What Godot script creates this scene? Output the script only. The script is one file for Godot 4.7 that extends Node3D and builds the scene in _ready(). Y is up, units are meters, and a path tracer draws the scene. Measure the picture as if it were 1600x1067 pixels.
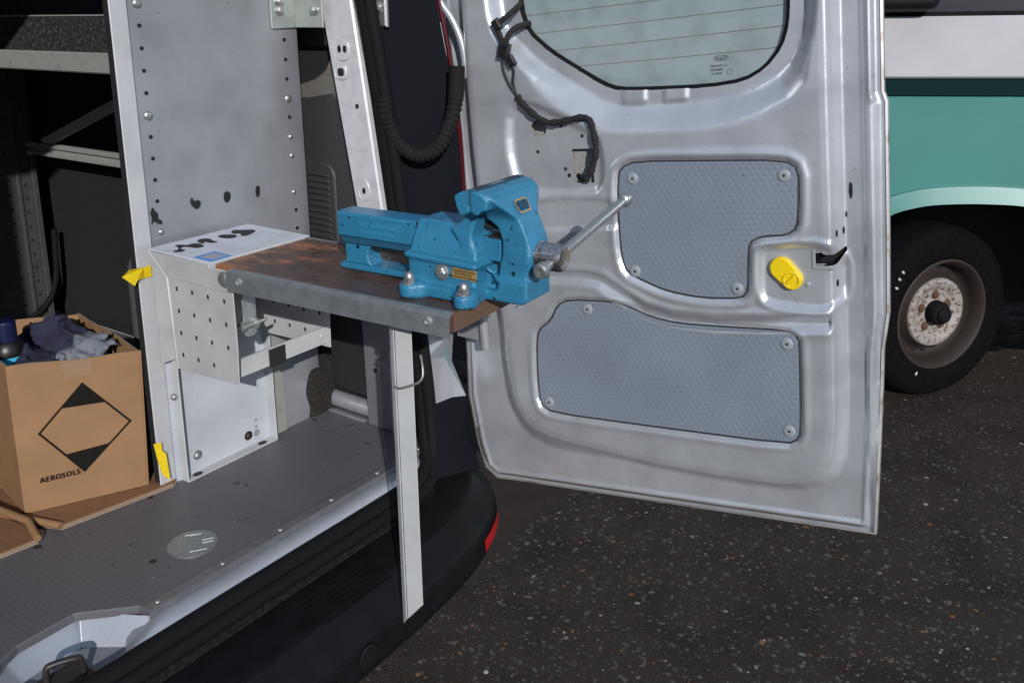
extends Node3D
# An open van tail with a fold-out vice bench. Metres; the van's load floor is y = 0, the ground y = -0.68.

var M := {}
var used := {}
var rng := RandomNumberGenerator.new()
const GROUND := -0.68

# ------------------------------------------------------------------ naming
func numbered(parent: Node, called: String) -> String:
	var key := str(parent.get_instance_id()) + called
	var n: int = used.get(key, 0)
	used[key] = n + 1
	return called if n == 0 else "%s_%03d" % [called, n]

func put(parent: Node, called: String, node: Node3D) -> Node3D:
	node.name = numbered(parent, called)
	parent.add_child(node, true)
	return node

func tag(o: Node, label: String, category: String, group := "") -> void:
	o.set_meta("label", label)
	o.set_meta("category", category)
	if group != "":
		o.set_meta("group", group)

func thing(called: String, label: String, category: String, at := Vector3.ZERO, basis_ := Basis.IDENTITY, group := "") -> Node3D:
	var o := Node3D.new()
	put(self, called, o)
	o.transform = Transform3D(basis_, at)
	tag(o, label, category, group)
	return o

func new_st() -> SurfaceTool:
	var st := SurfaceTool.new()
	st.begin(Mesh.PRIMITIVE_TRIANGLES)
	return st

func done(st: SurfaceTool, called: String, material: Material, parent: Node) -> MeshInstance3D:
	st.generate_normals()
	var o := MeshInstance3D.new()
	o.mesh = st.commit()
	o.mesh.surface_set_material(0, material)
	put(parent, called, o)
	return o

# ------------------------------------------------------------------ shapes
func tri(st: SurfaceTool, a: Vector3, b: Vector3, c: Vector3, group := -1) -> void:
	# a, b, c run counter-clockwise seen from the front
	st.set_smooth_group(group)
	st.add_vertex(a)
	st.add_vertex(c)
	st.add_vertex(b)

func quad(st: SurfaceTool, a: Vector3, b: Vector3, c: Vector3, d: Vector3, group := -1) -> void:
	tri(st, a, b, c, group)
	tri(st, a, c, d, group)

func inset(poly: PackedVector2Array, by: float) -> PackedVector2Array:
	var out := PackedVector2Array()
	var n := poly.size()
	for i in n:
		var a := (poly[i] - poly[(i + n - 1) % n]).normalized()
		var b := (poly[(i + 1) % n] - poly[i]).normalized()
		var na := Vector2(-a.y, a.x)
		var nb := Vector2(-b.y, b.x)
		var m := na + nb
		var k := maxf(m.dot(na), 0.35)
		out.append(poly[i] + m / k * by)
	return out

func ccw(poly: PackedVector2Array) -> PackedVector2Array:
	var area := 0.0
	for i in poly.size():
		area += poly[i].cross(poly[(i + 1) % poly.size()])
	if area < 0.0:
		poly = poly.duplicate()
		poly.reverse()
	return poly

func extrude(st: SurfaceTool, poly_in: PackedVector2Array, z0: float, z1: float, bev := 0.0, xf := Transform3D.IDENTITY, side_group := -1, uv := Rect2()) -> void:
	var poly := ccw(poly_in)
	var n := poly.size()
	var rings: Array[PackedVector2Array] = [poly, poly]
	var zs := [z0, z1]
	if bev > 0.0:
		var s := inset(poly, bev)
		rings = [s, poly, poly, s]
		zs = [z0, z0 + bev, z1 - bev, z1]
	for k in rings.size() - 1:
		for i in n:
			var j := (i + 1) % n
			var g := side_group if side_group < 0 else side_group + k
			if uv.size.x > 0:
				st.set_uv((rings[k][i] - uv.position) / uv.size)
			quad(st, xf * Vector3(rings[k][i].x, rings[k][i].y, zs[k]), xf * Vector3(rings[k][j].x, rings[k][j].y, zs[k]), xf * Vector3(rings[k + 1][j].x, rings[k + 1][j].y, zs[k + 1]), xf * Vector3(rings[k + 1][i].x, rings[k + 1][i].y, zs[k + 1]), g)
	for side in 2:
		var r: PackedVector2Array = rings[0] if side == 0 else rings[rings.size() - 1]
		var z: float = z0 if side == 0 else z1
		var idx := Geometry2D.triangulate_polygon(r)
		for t in range(0, idx.size(), 3):
			var a := r[idx[t]]
			var b := r[idx[t + 1]]
			var c := r[idx[t + 2]]
			if ((b - a).cross(c - a) < 0.0) != (side == 0):
				var w := b
				b = c
				c = w
			st.set_smooth_group(-1)
			for p in [a, c, b]:
				if uv.size.x > 0:
					st.set_uv((p - uv.position) / uv.size)
				st.add_vertex(xf * Vector3(p.x, p.y, z))

func rect(x0: float, y0: float, x1: float, y1: float, r := 0.0, seg := 4) -> PackedVector2Array:
	if r <= 0.0:
		return PackedVector2Array([Vector2(x0, y0), Vector2(x1, y0), Vector2(x1, y1), Vector2(x0, y1)])
	var out := PackedVector2Array()
	var cs := [Vector2(x1 - r, y0 + r), Vector2(x1 - r, y1 - r), Vector2(x0 + r, y1 - r), Vector2(x0 + r, y0 + r)]
	for k in 4:
		for i in seg + 1:
			var a := -PI / 2 + k * PI / 2 + i * PI / 2 / seg
			out.append(cs[k] + Vector2(cos(a), sin(a)) * r)
	return out

func disc2(c: Vector2, r: float, seg := 20, ry := -1.0) -> PackedVector2Array:
	var out := PackedVector2Array()
	for i in seg:
		var a := TAU * i / seg
		out.append(c + Vector2(cos(a) * r, sin(a) * (r if ry < 0 else ry)))
	return out

func P(text: String) -> PackedVector2Array:
	var out := PackedVector2Array()
	for s in text.split(" ", false):
		var q := s.split(",")
		out.append(Vector2(float(q[0]), float(q[1])))
	return out

func box(st: SurfaceTool, lo: Vector3, hi: Vector3, bev := 0.0, xf := Transform3D.IDENTITY) -> void:
	extrude(st, rect(lo.x, lo.y, hi.x, hi.y), lo.z, hi.z, minf(bev, 0.45 * minf(hi.z - lo.z, minf(hi.x - lo.x, hi.y - lo.y))), xf)

func one_box(called: String, lo: Vector3, hi: Vector3, bev: float, m: Material, parent: Node, xf := Transform3D.IDENTITY) -> MeshInstance3D:
	var st := new_st()
	box(st, lo, hi, bev, xf)
	return done(st, called, m, parent)

func plate(called: String, poly: PackedVector2Array, z0: float, z1: float, bev: float, m: Material, parent: Node, xf := Transform3D.IDENTITY, g := -1) -> MeshInstance3D:
	var st := new_st()
	extrude(st, poly, z0, z1, bev, xf, g)
	return done(st, called, m, parent)

func resample(pts: Array, per := 6) -> Array:
	var out := []
	for i in pts.size() - 1:
		var a: Vector3 = pts[maxi(i - 1, 0)]
		var b: Vector3 = pts[i]
		var c: Vector3 = pts[i + 1]
		var d: Vector3 = pts[mini(i + 2, pts.size() - 1)]
		for k in per:
			out.append(b.cubic_interpolate(c, a, d, float(k) / per))
	out.append(pts[pts.size() - 1])
	return out

func tube(st: SurfaceTool, pts: Array, radii, sides := 10, flat_y := 1.0) -> void:
	var n := pts.size()
	var up := Vector3.UP
	var rings := []
	for i in n:
		var t: Vector3 = (pts[mini(i + 1, n - 1)] - pts[maxi(i - 1, 0)]).normalized()
		if i == 0 and absf(t.dot(up)) > 0.9:
			up = Vector3.RIGHT
		var side := t.cross(up).normalized()
		up = side.cross(t).normalized()
		var r: float = radii[i] if radii is Array else radii
		var ring := []
		for k in sides:
			var a := TAU * k / sides
			ring.append(pts[i] + side * cos(a) * r + up * sin(a) * r * flat_y)
		rings.append(ring)
	for i in n - 1:
		for k in sides:
			var k2 := (k + 1) % sides
			quad(st, rings[i][k], rings[i][k2], rings[i + 1][k2], rings[i + 1][k], 1)
	for e in 2:
		var ring: Array = rings[0] if e == 0 else rings[n - 1]
		for k in range(1, sides - 1):
			if e == 0:
				tri(st, ring[0], ring[k + 1], ring[k])
			else:
				tri(st, ring[0], ring[k], ring[k + 1])

func lathe(st: SurfaceTool, prof: PackedVector2Array, xf := Transform3D.IDENTITY, sides := 24, smooth := false, squash := Vector2.ONE) -> void:
	# prof: (radius, height along y), from bottom to top
	for i in prof.size() - 1:
		var a := prof[i]
		var b := prof[i + 1]
		for k in sides:
			var t0 := TAU * k / sides
			var t1 := TAU * (k + 1) / sides
			var d0 := Vector3(cos(t0) * squash.x, 0, sin(t0) * squash.y)
			var d1 := Vector3(cos(t1) * squash.x, 0, sin(t1) * squash.y)
			var g := 1 if smooth else i + 1
			var p0 := xf * (d0 * a.x + Vector3.UP * a.y)
			var p1 := xf * (d1 * a.x + Vector3.UP * a.y)
			var q0 := xf * (d0 * b.x + Vector3.UP * b.y)
			var q1 := xf * (d1 * b.x + Vector3.UP * b.y)
			if a.x > 1e-6:
				tri(st, p0, q1, p1, g)
			if b.x > 1e-6:
				tri(st, p0, q0, q1, g)

func axis_xf(at: Vector3, axis: Vector3) -> Transform3D:
	# turns +y to the axis
	var y := axis.normalized()
	var x := y.cross(Vector3.UP if absf(y.y) < 0.9 else Vector3.RIGHT).normalized()
	return Transform3D(Basis(x, y, x.cross(y)), at)

func hex_bolt(st: SurfaceTool, xf: Transform3D, r: float, h: float, dome := false) -> void:
	# xf: +y points out of the surface
	lathe(st, P("0,0 %f,0 %f,%f %f,%f 0,%f" % [r * 1.35, r * 1.35, h * 0.16, r * 1.2, h * 0.22, h * 0.22]), xf, 20)
	var flip := xf * Transform3D(Basis(Vector3.RIGHT, -PI / 2), Vector3.ZERO)
	extrude(st, disc2(Vector2.ZERO, r, 6), h * 0.2, h * 0.75, r * 0.1, flip)
	if dome:
		var pr := PackedVector2Array([Vector2(r * 0.86, h * 0.7)])
		for i in 7:
			var a := PI / 2 * i / 6
			pr.append(Vector2(r * 0.84 * cos(a), h * 0.85 + r * 0.84 * sin(a)))
		lathe(st, pr, xf, 20, true)
	else:
		lathe(st, P("%f,%f %f,%f 0,%f" % [r * 0.5, h * 0.7, r * 0.45, h, h]), xf, 14)

func dome_rivet(st: SurfaceTool, xf: Transform3D, r: float, h: float) -> void:
	lathe(st, P("%f,0 %f,%f %f,%f %f,%f 0,%f" % [r, r * 0.9, h * 0.5, r * 0.6, h * 0.85, r * 0.3, h, h]), xf, 14, true)

# signed distance to a polygon, negative inside
func psd(p: Vector2, poly: PackedVector2Array) -> float:
	var n := poly.size()
	var d := 1e9
	var s := 1.0
	var b := poly[n - 1]
	for i in n:
		var a := poly[i]
		var e := b - a
		var w := p - a
		var q := w - e * clampf(w.dot(e) / e.dot(e), 0.0, 1.0)
		d = minf(d, q.length_squared())
		var c1 := p.y >= a.y
		var c2 := p.y < b.y
		var c3 := e.x * w.y > e.y * w.x
		if (c1 and c2 and c3) or not (c1 or c2 or c3):
			s = -s
		b = a
	return s * sqrt(d)

func bounds(poly: PackedVector2Array, grow: float) -> Rect2:
	var r := Rect2(poly[0], Vector2.ZERO)
	for q in poly:
		r = r.expand(q)
	return r.grow(grow)

func line_dist(p: Vector2, pts: PackedVector2Array) -> float:
	var d := 1e9
	for i in pts.size() - 1:
		var q := Geometry2D.get_closest_point_to_segment(p, pts[i], pts[i + 1])
		d = minf(d, p.distance_squared_to(q))
	return sqrt(d)

func rounded(poly: PackedVector2Array, times := 2) -> PackedVector2Array:
	# corner cutting
	for k in times:
		var out := PackedVector2Array()
		for i in poly.size():
			var a := poly[i]
			var b := poly[(i + 1) % poly.size()]
			out.append(a.lerp(b, 0.22))
			out.append(a.lerp(b, 0.78))
		poly = out
	return poly

# a sheet over (x, y) with heights, cut to an outline and with holes; vertices near a contour are moved onto it
func relief(area: Rect2, step: float, height, outline: PackedVector2Array, holes: Array) -> SurfaceTool:
	var nx := int(ceil(area.size.x / step)) + 1
	var ny := int(ceil(area.size.y / step)) + 1
	var pos := PackedVector2Array()
	var cut := PackedFloat32Array()
	pos.resize(nx * ny)
	cut.resize(nx * ny)
	var hb := []
	for h in holes:
		hb.append(bounds(h, 3 * step))
	for j in ny:
		for i in nx:
			var p := area.position + Vector2(i, j) * step
			var d := -1.0
			for pass_ in 2:
				d = psd(p, outline) if outline.size() else -1.0
				var which := -1
				for h in holes.size():
					if hb[h].has_point(p):
						var e := -psd(p, holes[h])
						if e > d:
							d = e
							which = h
				if pass_ == 0 and absf(d) < 0.62 * step:
					var poly: PackedVector2Array = outline if which < 0 else holes[which]
					var best := p
					var bd := 1e9
					for k in poly.size():
						var q := Geometry2D.get_closest_point_to_segment(p, poly[k], poly[(k + 1) % poly.size()])
						if q.distance_squared_to(p) < bd:
							bd = q.distance_squared_to(p)
							best = q
					p = best
					d = 0.0
					break
				else:
					break
			pos[j * nx + i] = p
			cut[j * nx + i] = d
	var st := new_st()
	st.set_smooth_group(0)
	for k in nx * ny:
		st.add_vertex(Vector3(pos[k].x, pos[k].y, height.call(pos[k]) if cut[k] < step * 1.5 else 0.0))
	for j in ny - 1:
		for i in nx - 1:
			var a := j * nx + i
			var q := [a, a + 1, a + nx + 1, a + nx]
			for t in [[0, 1, 2], [0, 2, 3]]:
				if maxf(cut[q[t[0]]], maxf(cut[q[t[1]]], cut[q[t[2]]])) <= 1e-5 and minf(cut[q[t[0]]], minf(cut[q[t[1]]], cut[q[t[2]]])) < -1e-5:
					st.add_index(q[t[0]])
					st.add_index(q[t[2]])
					st.add_index(q[t[1]])
	return st

# surface nets of a signed distance field
func nets(lo: Vector3, hi: Vector3, cell: float, field, xf := Transform3D.IDENTITY) -> SurfaceTool:
	var n := Vector3i(((hi - lo) / cell).ceil()) + Vector3i.ONE
	var sx := n.x
	var sxy := n.x * n.y
	var v := PackedFloat32Array()
	v.resize(n.x * n.y * n.z)
	var B := 4
	for bz in range(0, n.z, B):
		for by in range(0, n.y, B):
			for bx in range(0, n.x, B):
				var mid := lo + (Vector3(bx, by, bz) + Vector3.ONE * (B - 1) * 0.5) * cell
				var dm: float = field.call(mid)
				var far := absf(dm) > cell * B * 1.25
				for z in range(bz, mini(bz + B, n.z)):
					for y in range(by, mini(by + B, n.y)):
						for x in range(bx, mini(bx + B, n.x)):
							v[x + y * sx + z * sxy] = dm if far else field.call(lo + Vector3(x, y, z) * cell)
	var st := new_st()
	st.set_smooth_group(0)
	var id := {}
	var corners := [0, 1, sx, sx + 1, sxy, sxy + 1, sxy + sx, sxy + sx + 1]
	var offs := [Vector3(0, 0, 0), Vector3(1, 0, 0), Vector3(0, 1, 0), Vector3(1, 1, 0), Vector3(0, 0, 1), Vector3(1, 0, 1), Vector3(0, 1, 1), Vector3(1, 1, 1)]
	var edges := [[0, 1], [2, 3], [4, 5], [6, 7], [0, 2], [1, 3], [4, 6], [5, 7], [0, 4], [1, 5], [2, 6], [3, 7]]
	var count := 0
	for z in n.z - 1:
		for y in n.y - 1:
			for x in n.x - 1:
				var at := x + y * sx + z * sxy
				var m := 0
				for k in 8:
					if v[at + corners[k]] < 0.0:
						m |= 1 << k
				if m == 0 or m == 255:
					continue
				var sum := Vector3.ZERO
				var c := 0
				for e in edges:
					var a := v[at + corners[e[0]]]
					var b := v[at + corners[e[1]]]
					if (a < 0.0) != (b < 0.0):
						sum += offs[e[0]].lerp(offs[e[1]], a / (a - b))
						c += 1
				st.add_vertex(xf * (lo + (Vector3(x, y, z) + sum / c) * cell))
				id[at] = count
				count += 1
	var dirs := [[1, sx, sxy], [sx, sxy, 1], [sxy, 1, sx]]
	for z in range(1, n.z - 1):
		for y in range(1, n.y - 1):
			for x in range(1, n.x - 1):
				var at := x + y * sx + z * sxy
				var inside := v[at] < 0.0
				for d in dirs:
					if (v[at + d[0]] < 0.0) == inside:
						continue
					var q := [id[at], id[at - d[1]], id[at - d[1] - d[2]], id[at - d[2]]]
					if inside:
						for k in [0, 2, 1, 0, 3, 2]:
							st.add_index(q[k])
					else:
						for k in [0, 1, 2, 0, 2, 3]:
							st.add_index(q[k])
	return st

func smin(a: float, b: float, k: float) -> float:
	var h := maxf(k - absf(a - b), 0.0) / k
	return minf(a, b) - h * h * k * 0.25

func smax(a: float, b: float, k: float) -> float:
	return -smin(-a, -b, k)

func sbox(p: Vector3, c: Vector3, h: Vector3, r: float) -> float:
	var q := (p - c).abs() - h + Vector3.ONE * r
	return q.max(Vector3.ZERO).length() + minf(maxf(q.x, maxf(q.y, q.z)), 0.0) - r

func spoly(p: Vector3, poly: PackedVector2Array, hz: float, r: float) -> float:
	var d := Vector2(psd(Vector2(p.x, p.y), poly) + r, absf(p.z) - hz + r)
	return Vector2(maxf(d.x, 0), maxf(d.y, 0)).length() + minf(maxf(d.x, d.y), 0.0) - r

# ------------------------------------------------------------------ materials
func lin(r: float, g: float, b: float) -> Color:
	return Color(r, g, b).linear_to_srgb()

func ntex(seed_: int, freq: float, stops: Array, octaves := 4, size := 512, normal := 0.0, kind := FastNoiseLite.TYPE_SIMPLEX_SMOOTH) -> NoiseTexture2D:
	var n := FastNoiseLite.new()
	n.seed = seed_
	n.noise_type = kind
	n.frequency = freq
	n.fractal_octaves = octaves
	var t := NoiseTexture2D.new()
	t.width = size
	t.height = size
	t.seamless = true
	t.noise = n
	if normal > 0.0:
		t.as_normal_map = true
		t.bump_strength = normal
	else:
		var g := Gradient.new()
		var off := PackedFloat32Array()
		var col := PackedColorArray()
		for s in stops:
			off.append(s[0])
			var c = s[1]
			col.append(c if c is Color else Color(c, c, c))
		g.offsets = off
		g.colors = col
		t.color_ramp = g
	return t

func mat(name_: String, c: Color, rough: float, metal := 0.0, tex: Texture2D = null, scale := 4.0, ntx: Texture2D = null, nscale := 0.5, rtex: Texture2D = null) -> StandardMaterial3D:
	var m := StandardMaterial3D.new()
	m.resource_name = name_
	m.albedo_color = c
	m.roughness = rough
	m.metallic = metal
	m.uv1_triplanar = true
	m.uv1_scale = Vector3.ONE * scale
	m.albedo_texture = tex
	if ntx:
		m.normal_enabled = true
		m.normal_texture = ntx
		m.normal_scale = nscale
	if rtex:
		m.roughness_texture = rtex
	M[name_] = m
	return m

func wear(seed_: int, size: int, scratches: int, spots: int, base: float, dark: float, light: float, spot: float) -> Texture2D:
	# scuffs, scratches and small stains on a plain ground; wraps round
	var g := RandomNumberGenerator.new()
	g.seed = seed_
	var n := FastNoiseLite.new()
	n.seed = seed_
	n.frequency = 3.0 / size
	n.fractal_octaves = 5
	var v := PackedFloat32Array()
	v.resize(size * size)
	for y in size:
		for x in size:
			# blend of shifted copies, so that the edges meet
			var fx := float(x) / size
			var a := n.get_noise_2d(x, y) * (1.0 - fx) + n.get_noise_2d(x - size, y) * fx
			v[y * size + x] = base * (1.0 + 0.07 * a)
	for k in scratches:
		var p := Vector2(g.randf() * size, g.randf() * size)
		var d := Vector2.from_angle(g.randf() * TAU)
		var bend := g.randf_range(-0.01, 0.01)
		var to := light if g.randf() < 0.6 else lerpf(base, dark, 0.6)
		var length := int(g.randf_range(0.01, 0.09) * size)
		var share := g.randf_range(0.25, 0.8)
		for i in length:
			p += d
			d = d.rotated(bend)
			var at := posmod(int(p.y), size) * size + posmod(int(p.x), size)
			v[at] = lerpf(v[at], to, share * (1.0 - absf(2.0 * i / length - 1.0)))
	for k in spots:
		var c := Vector2(g.randf() * size, g.randf() * size)
		var rx := maxf(1.2, g.randf() * g.randf() * spot * size)
		var ry := rx * g.randf_range(0.4, 1.0)
		var to := dark if g.randf() < 0.75 else light
		var share := g.randf_range(0.25, 0.95)
		var turn := g.randf() * PI
		for y in range(-int(rx) - 1, int(rx) + 2):
			for x in range(-int(rx) - 1, int(rx) + 2):
				var q := Vector2(x, y).rotated(turn) / Vector2(rx, ry)
				var e := q.length() + 0.35 * n.get_noise_2d((c.x + x) * 22.0, (c.y + y) * 22.0)
				if e < 1.0:
					var at := posmod(int(c.y) + y, size) * size + posmod(int(c.x) + x, size)
					v[at] = lerpf(v[at], to, share * smoothstep(1.0, 0.7, e))
	var im := Image.create(size, size, false, Image.FORMAT_RGB8)
	for y in size:
		for x in size:
			var c := clampf(v[y * size + x], 0.0, 1.0)
			im.set_pixel(x, y, Color(c, c, c))
	return ImageTexture.create_from_image(im)

func overlay(m: StandardMaterial3D, t: Texture2D, scale: float) -> void:
	m.detail_enabled = true
	m.detail_blend_mode = BaseMaterial3D.BLEND_MODE_MUL
	m.detail_albedo = t
	m.detail_uv_layer = BaseMaterial3D.DETAIL_UV_2
	m.uv2_triplanar = true
	m.uv2_scale = Vector3.ONE * scale

func honeycomb(size := 512, cells := 8) -> Texture2D:
	# embossed hexagons, as heights turned into a normal map
	var im := Image.create(size, size, false, Image.FORMAT_RGBA8)
	var w := float(size) / cells
	var rows := int(round(size / (w * 0.8660254)))
	rows += rows % 2
	var rh := float(size) / rows
	for y in size:
		var r0 := int(floor(y / rh))
		for x in size:
			var d1 := 1e9
			var d2 := 1e9
			for dr in [-1, 0, 1]:
				var r: int = r0 + dr
				var off := 0.5 if posmod(r, 2) == 1 else 0.0
				var c0 := floorf(x / w - off)
				for dc in [0, 1]:
					var q := Vector2((c0 + dc + off) * w, (r + 0.5) * rh)
					var d := q.distance_to(Vector2(x, y)) / w
					if d < d1:
						d2 = d1
						d1 = d
					elif d < d2:
						d2 = d
			var h := smoothstep(0.0, 0.55, d2 - d1)
			im.set_pixel(x, y, Color(h, h, h))
	im.bump_map_to_normal_map(5.0)
	return ImageTexture.create_from_image(im)

func make_materials() -> void:
	var soft := ntex(1, 0.012, [[0.0, 0.90], [0.5, 0.97], [1.0, 1.0]], 5)
	var dirt := ntex(2, 0.011, [[0.0, 0.84], [0.2, 0.95], [0.4, 0.985], [1.0, 1.0]], 6)
	var blotch := ntex(3, 0.015, [[0.0, 0.84], [0.5, 0.94], [1.0, 1.0]], 5)
	var grain := ntex(4, 0.35, [[0.0, 0.72], [0.5, 0.92], [1.0, 1.0]], 2)
	var chips := ntex(5, 0.035, [[0.0, Color(0.30, 0.26, 0.24)], [0.085, Color(0.42, 0.38, 0.37)], [0.105, Color(0.88, 0.91, 0.94)], [0.5, 0.97], [1.0, 1.0]], 5)
	var specks := ntex(6, 0.09, [[0.0, 0.25], [0.17, 0.3], [0.2, 0.9], [1.0, 1.0]], 3)
	var rvar := ntex(7, 0.02, [[0.0, 0.7], [1.0, 1.0]], 5)
	var fine_n := ntex(8, 0.3, [], 2, 512, 2.0)
	var cast_n := ntex(9, 0.09, [], 4, 512, 4.0)
	var wave_n := ntex(10, 0.01, [], 3, 512, 3.0)
	var hex_n := honeycomb()
	mat("silver", lin(0.58, 0.605, 0.645), 0.35, 0.55, soft, 1.3, fine_n, 0.03, rvar)
	mat("sill_silver", lin(0.40, 0.425, 0.475), 0.4, 0.5, soft, 1.3, fine_n, 0.08)
	mat("silver_dull", lin(0.34, 0.35, 0.38), 0.45, 0.4, dirt, 5.0, fine_n, 0.06)
	mat("seam", lin(0.44, 0.43, 0.42), 0.5, 0.35, ntex(11, 0.012, [[0.0, Color(0.45, 0.33, 0.24)], [0.20, Color(0.80, 0.74, 0.68)], [0.30, 0.96], [1.0, 1.0]], 5), 2.0)
	mat("white_metal", lin(0.47, 0.485, 0.495), 0.42, 0.0, soft, 1.2, fine_n, 0.05)
	mat("pillar_white", lin(0.55, 0.56, 0.58), 0.42, 0.15, soft, 4.0)
	mat("grey_metal", lin(0.15, 0.155, 0.17), 0.5, 0.2, dirt, 5.0)
	mat("aluminium", lin(0.385, 0.40, 0.43), 0.40, 0.45, ntex(12, 0.008, [[0.0, 0.88], [0.45, 0.97], [1.0, 1.0]], 6), 1.2, fine_n, 0.05, rvar)
	mat("post_alu", lin(0.55, 0.56, 0.58), 0.42, 0.25, soft, 1.2, fine_n, 0.05)
	mat("rack_grey", lin(0.32, 0.325, 0.31), 0.5, 0.25, dirt, 5.0)
	mat("zinc", lin(0.50, 0.53, 0.54), 0.36, 0.7, blotch, 4.0)
	mat("galv", lin(0.34, 0.37, 0.39), 0.42, 0.5, blotch, 3.5, fine_n, 0.1, rvar)
	mat("steel", lin(0.52, 0.52, 0.52), 0.40, 0.9, dirt, 12.0)
	mat("chrome", lin(0.42, 0.41, 0.41), 0.22, 0.95, ntex(53, 0.03, [[0.0, Color(0.4, 0.3, 0.26)], [0.25, Color(0.75, 0.68, 0.64)], [0.42, 1.0], [1.0, 1.0]], 5), 9.0)
	mat("dull_steel", lin(0.36, 0.38, 0.38), 0.42, 0.7, blotch, 12.0)
	mat("blue_cast", lin(0.030, 0.200, 0.345), 0.34, 0.0, chips, 9.0, cast_n, 0.9)
	mat("blue_smooth", lin(0.029, 0.192, 0.335), 0.32, 0.0, chips, 6.0, fine_n, 0.1)
	var vice_wear := wear(51, 1024, 140, 420, 0.97, 0.16, 1.0, 0.016)
	for bl in [M.blue_cast, M.blue_smooth]:
		overlay(bl, vice_wear, 3.0)
	mat("blue_dark", lin(0.02, 0.10, 0.17), 0.45, 0.1, blotch, 10.0)
	mat("greasy", lin(0.035, 0.03, 0.028), 0.45, 0.3, blotch, 20.0)
	mat("rubber", lin(0.008, 0.008, 0.009), 0.75, 0.0, blotch, 10.0)
	M.rubber.metallic_specular = 0.25
	mat("black_plastic", lin(0.013, 0.014, 0.016), 0.5, 0.0, ntex(13, 0.02, [[0.0, 0.7], [1.0, 1.0]], 5), 6.0, fine_n, 0.25)
	mat("bumper", lin(0.009, 0.0095, 0.011), 0.55, 0.0, ntex(14, 0.013, [[0.0, 0.75], [0.5, 0.92], [1.0, 1.0]], 6), 2.0, fine_n, 0.3)
	M.bumper.metallic_specular = 0.25
	M.black_plastic.metallic_specular = 0.3
	mat("hinge_black", lin(0.006, 0.007, 0.010), 0.8)
	M.hinge_black.metallic_specular = 0.2
	mat("dusty_black", lin(0.05, 0.047, 0.045), 0.8, 0.0, ntex(15, 0.03, [[0.0, 0.25], [0.5, 0.5], [1.0, 1.0]], 6), 5.0, fine_n, 0.5)
	mat("dark_trim", lin(0.035, 0.034, 0.036), 0.6, 0.0, soft, 6.0, fine_n, 0.3)
	mat("interior_dark", lin(0.014, 0.014, 0.016), 0.7, 0.0, soft, 4.0)
	mat("interior_grey", lin(0.05, 0.051, 0.053), 0.6, 0.1, blotch, 4.0)
	mat("beige_trim", lin(0.13, 0.12, 0.11), 0.7, 0.0, soft, 6.0)
	mat("floor_sheet", lin(0.105, 0.103, 0.116), 0.5, 0.0, null, 9.0, hex_n, 0.25)
	overlay(M.floor_sheet, wear(41, 1024, 60, 260, 0.95, 0.30, 1.0, 0.012), 0.9)
	mat("insert", lin(0.235, 0.275, 0.335), 0.38, 0.0, null, 9.3, hex_n, 0.34)
	overlay(M.insert, wear(42, 1024, 120, 60, 0.86, 0.55, 1.0, 0.006), 1.35)
	overlay(M.silver, wear(43, 1024, 120, 260, 0.97, 0.42, 1.0, 0.004), 1.15)
	overlay(M.aluminium, wear(44, 1024, 160, 60, 0.95, 0.6, 1.0, 0.004), 1.3)
	overlay(M.white_metal, wear(45, 1024, 60, 160, 0.98, 0.45, 1.0, 0.004), 1.7)
	overlay(M.galv, wear(46, 512, 160, 60, 0.9, 0.6, 1.0, 0.006), 2.6)
	mat("insert_edge", lin(0.03, 0.03, 0.033), 0.6)
	mat("washer_plastic", lin(0.24, 0.26, 0.28), 0.5, 0.0)
	mat("hole", lin(0.006, 0.006, 0.007), 0.9)
	mat("cavity", lin(0.30, 0.30, 0.29), 0.6, 0.1, blotch, 8.0)
	mat("black_paint", lin(0.010, 0.010, 0.012), 0.55)
	mat("cloth_tape", lin(0.008, 0.008, 0.009), 0.85, 0.0, null, 1.0, cast_n, 0.8)
	M.cloth_tape.uv1_scale = Vector3.ONE * 25
	mat("wire_black", lin(0.008, 0.008, 0.009), 0.4)
	mat("conduit", lin(0.012, 0.0115, 0.0115), 0.8).metallic_specular = 0.25
	mat("yellow_plastic", lin(0.78, 0.56, 0.005), 0.38, 0.0, soft, 14.0)
	mat("yellow_tape", lin(0.72, 0.52, 0.01), 0.4, 0.0, soft, 14.0)
	mat("blue_tape", lin(0.08, 0.27, 0.62), 0.6, 0.0, dirt, 14.0)
	mat("red_lamp", lin(0.06, 0.003, 0.006), 0.25, 0.0)
	mat("reflector", lin(0.42, 0.010, 0.014), 0.22, 0.0)
	mat("kraft", lin(0.275, 0.15, 0.070), 0.75, 0.0, ntex(18, 0.012, [[0.0, 0.93], [0.5, 0.98], [1.0, 1.0]], 5), 2.5, ntex(19, 0.4, [], 2, 256, 1.5), 0.2)
	mat("kraft_dark", lin(0.20, 0.10, 0.048), 0.75, 0.0, soft, 5.0)
	mat("kraft_edge", lin(0.40, 0.30, 0.22), 0.85, 0.0, ntex(20, 0.2, [[0.0, 0.5], [0.5, 0.85], [1.0, 1.0]], 3), 12.0)
	mat("print", lin(0.012, 0.011, 0.010), 0.9).metallic_specular = 0.15
	var cl := mat("clear_tape", Color(0.85, 0.82, 0.78, 0.07), 0.16, 0.0)
	cl.transparency = BaseMaterial3D.TRANSPARENCY_ALPHA
	mat("navy_cloth", lin(0.015, 0.016, 0.042), 0.9, 0.0, soft, 10.0, fine_n, 0.4)
	mat("pale_cloth", lin(0.15, 0.165, 0.205), 0.85, 0.0, soft, 10.0, fine_n, 0.4)
	mat("navy_cap", lin(0.006, 0.010, 0.045), 0.35)
	mat("cyan_label", lin(0.05, 0.42, 0.62), 0.35)
	mat("gold_label", lin(0.42, 0.27, 0.10), 0.4, 0.3, soft, 20.0)
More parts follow.
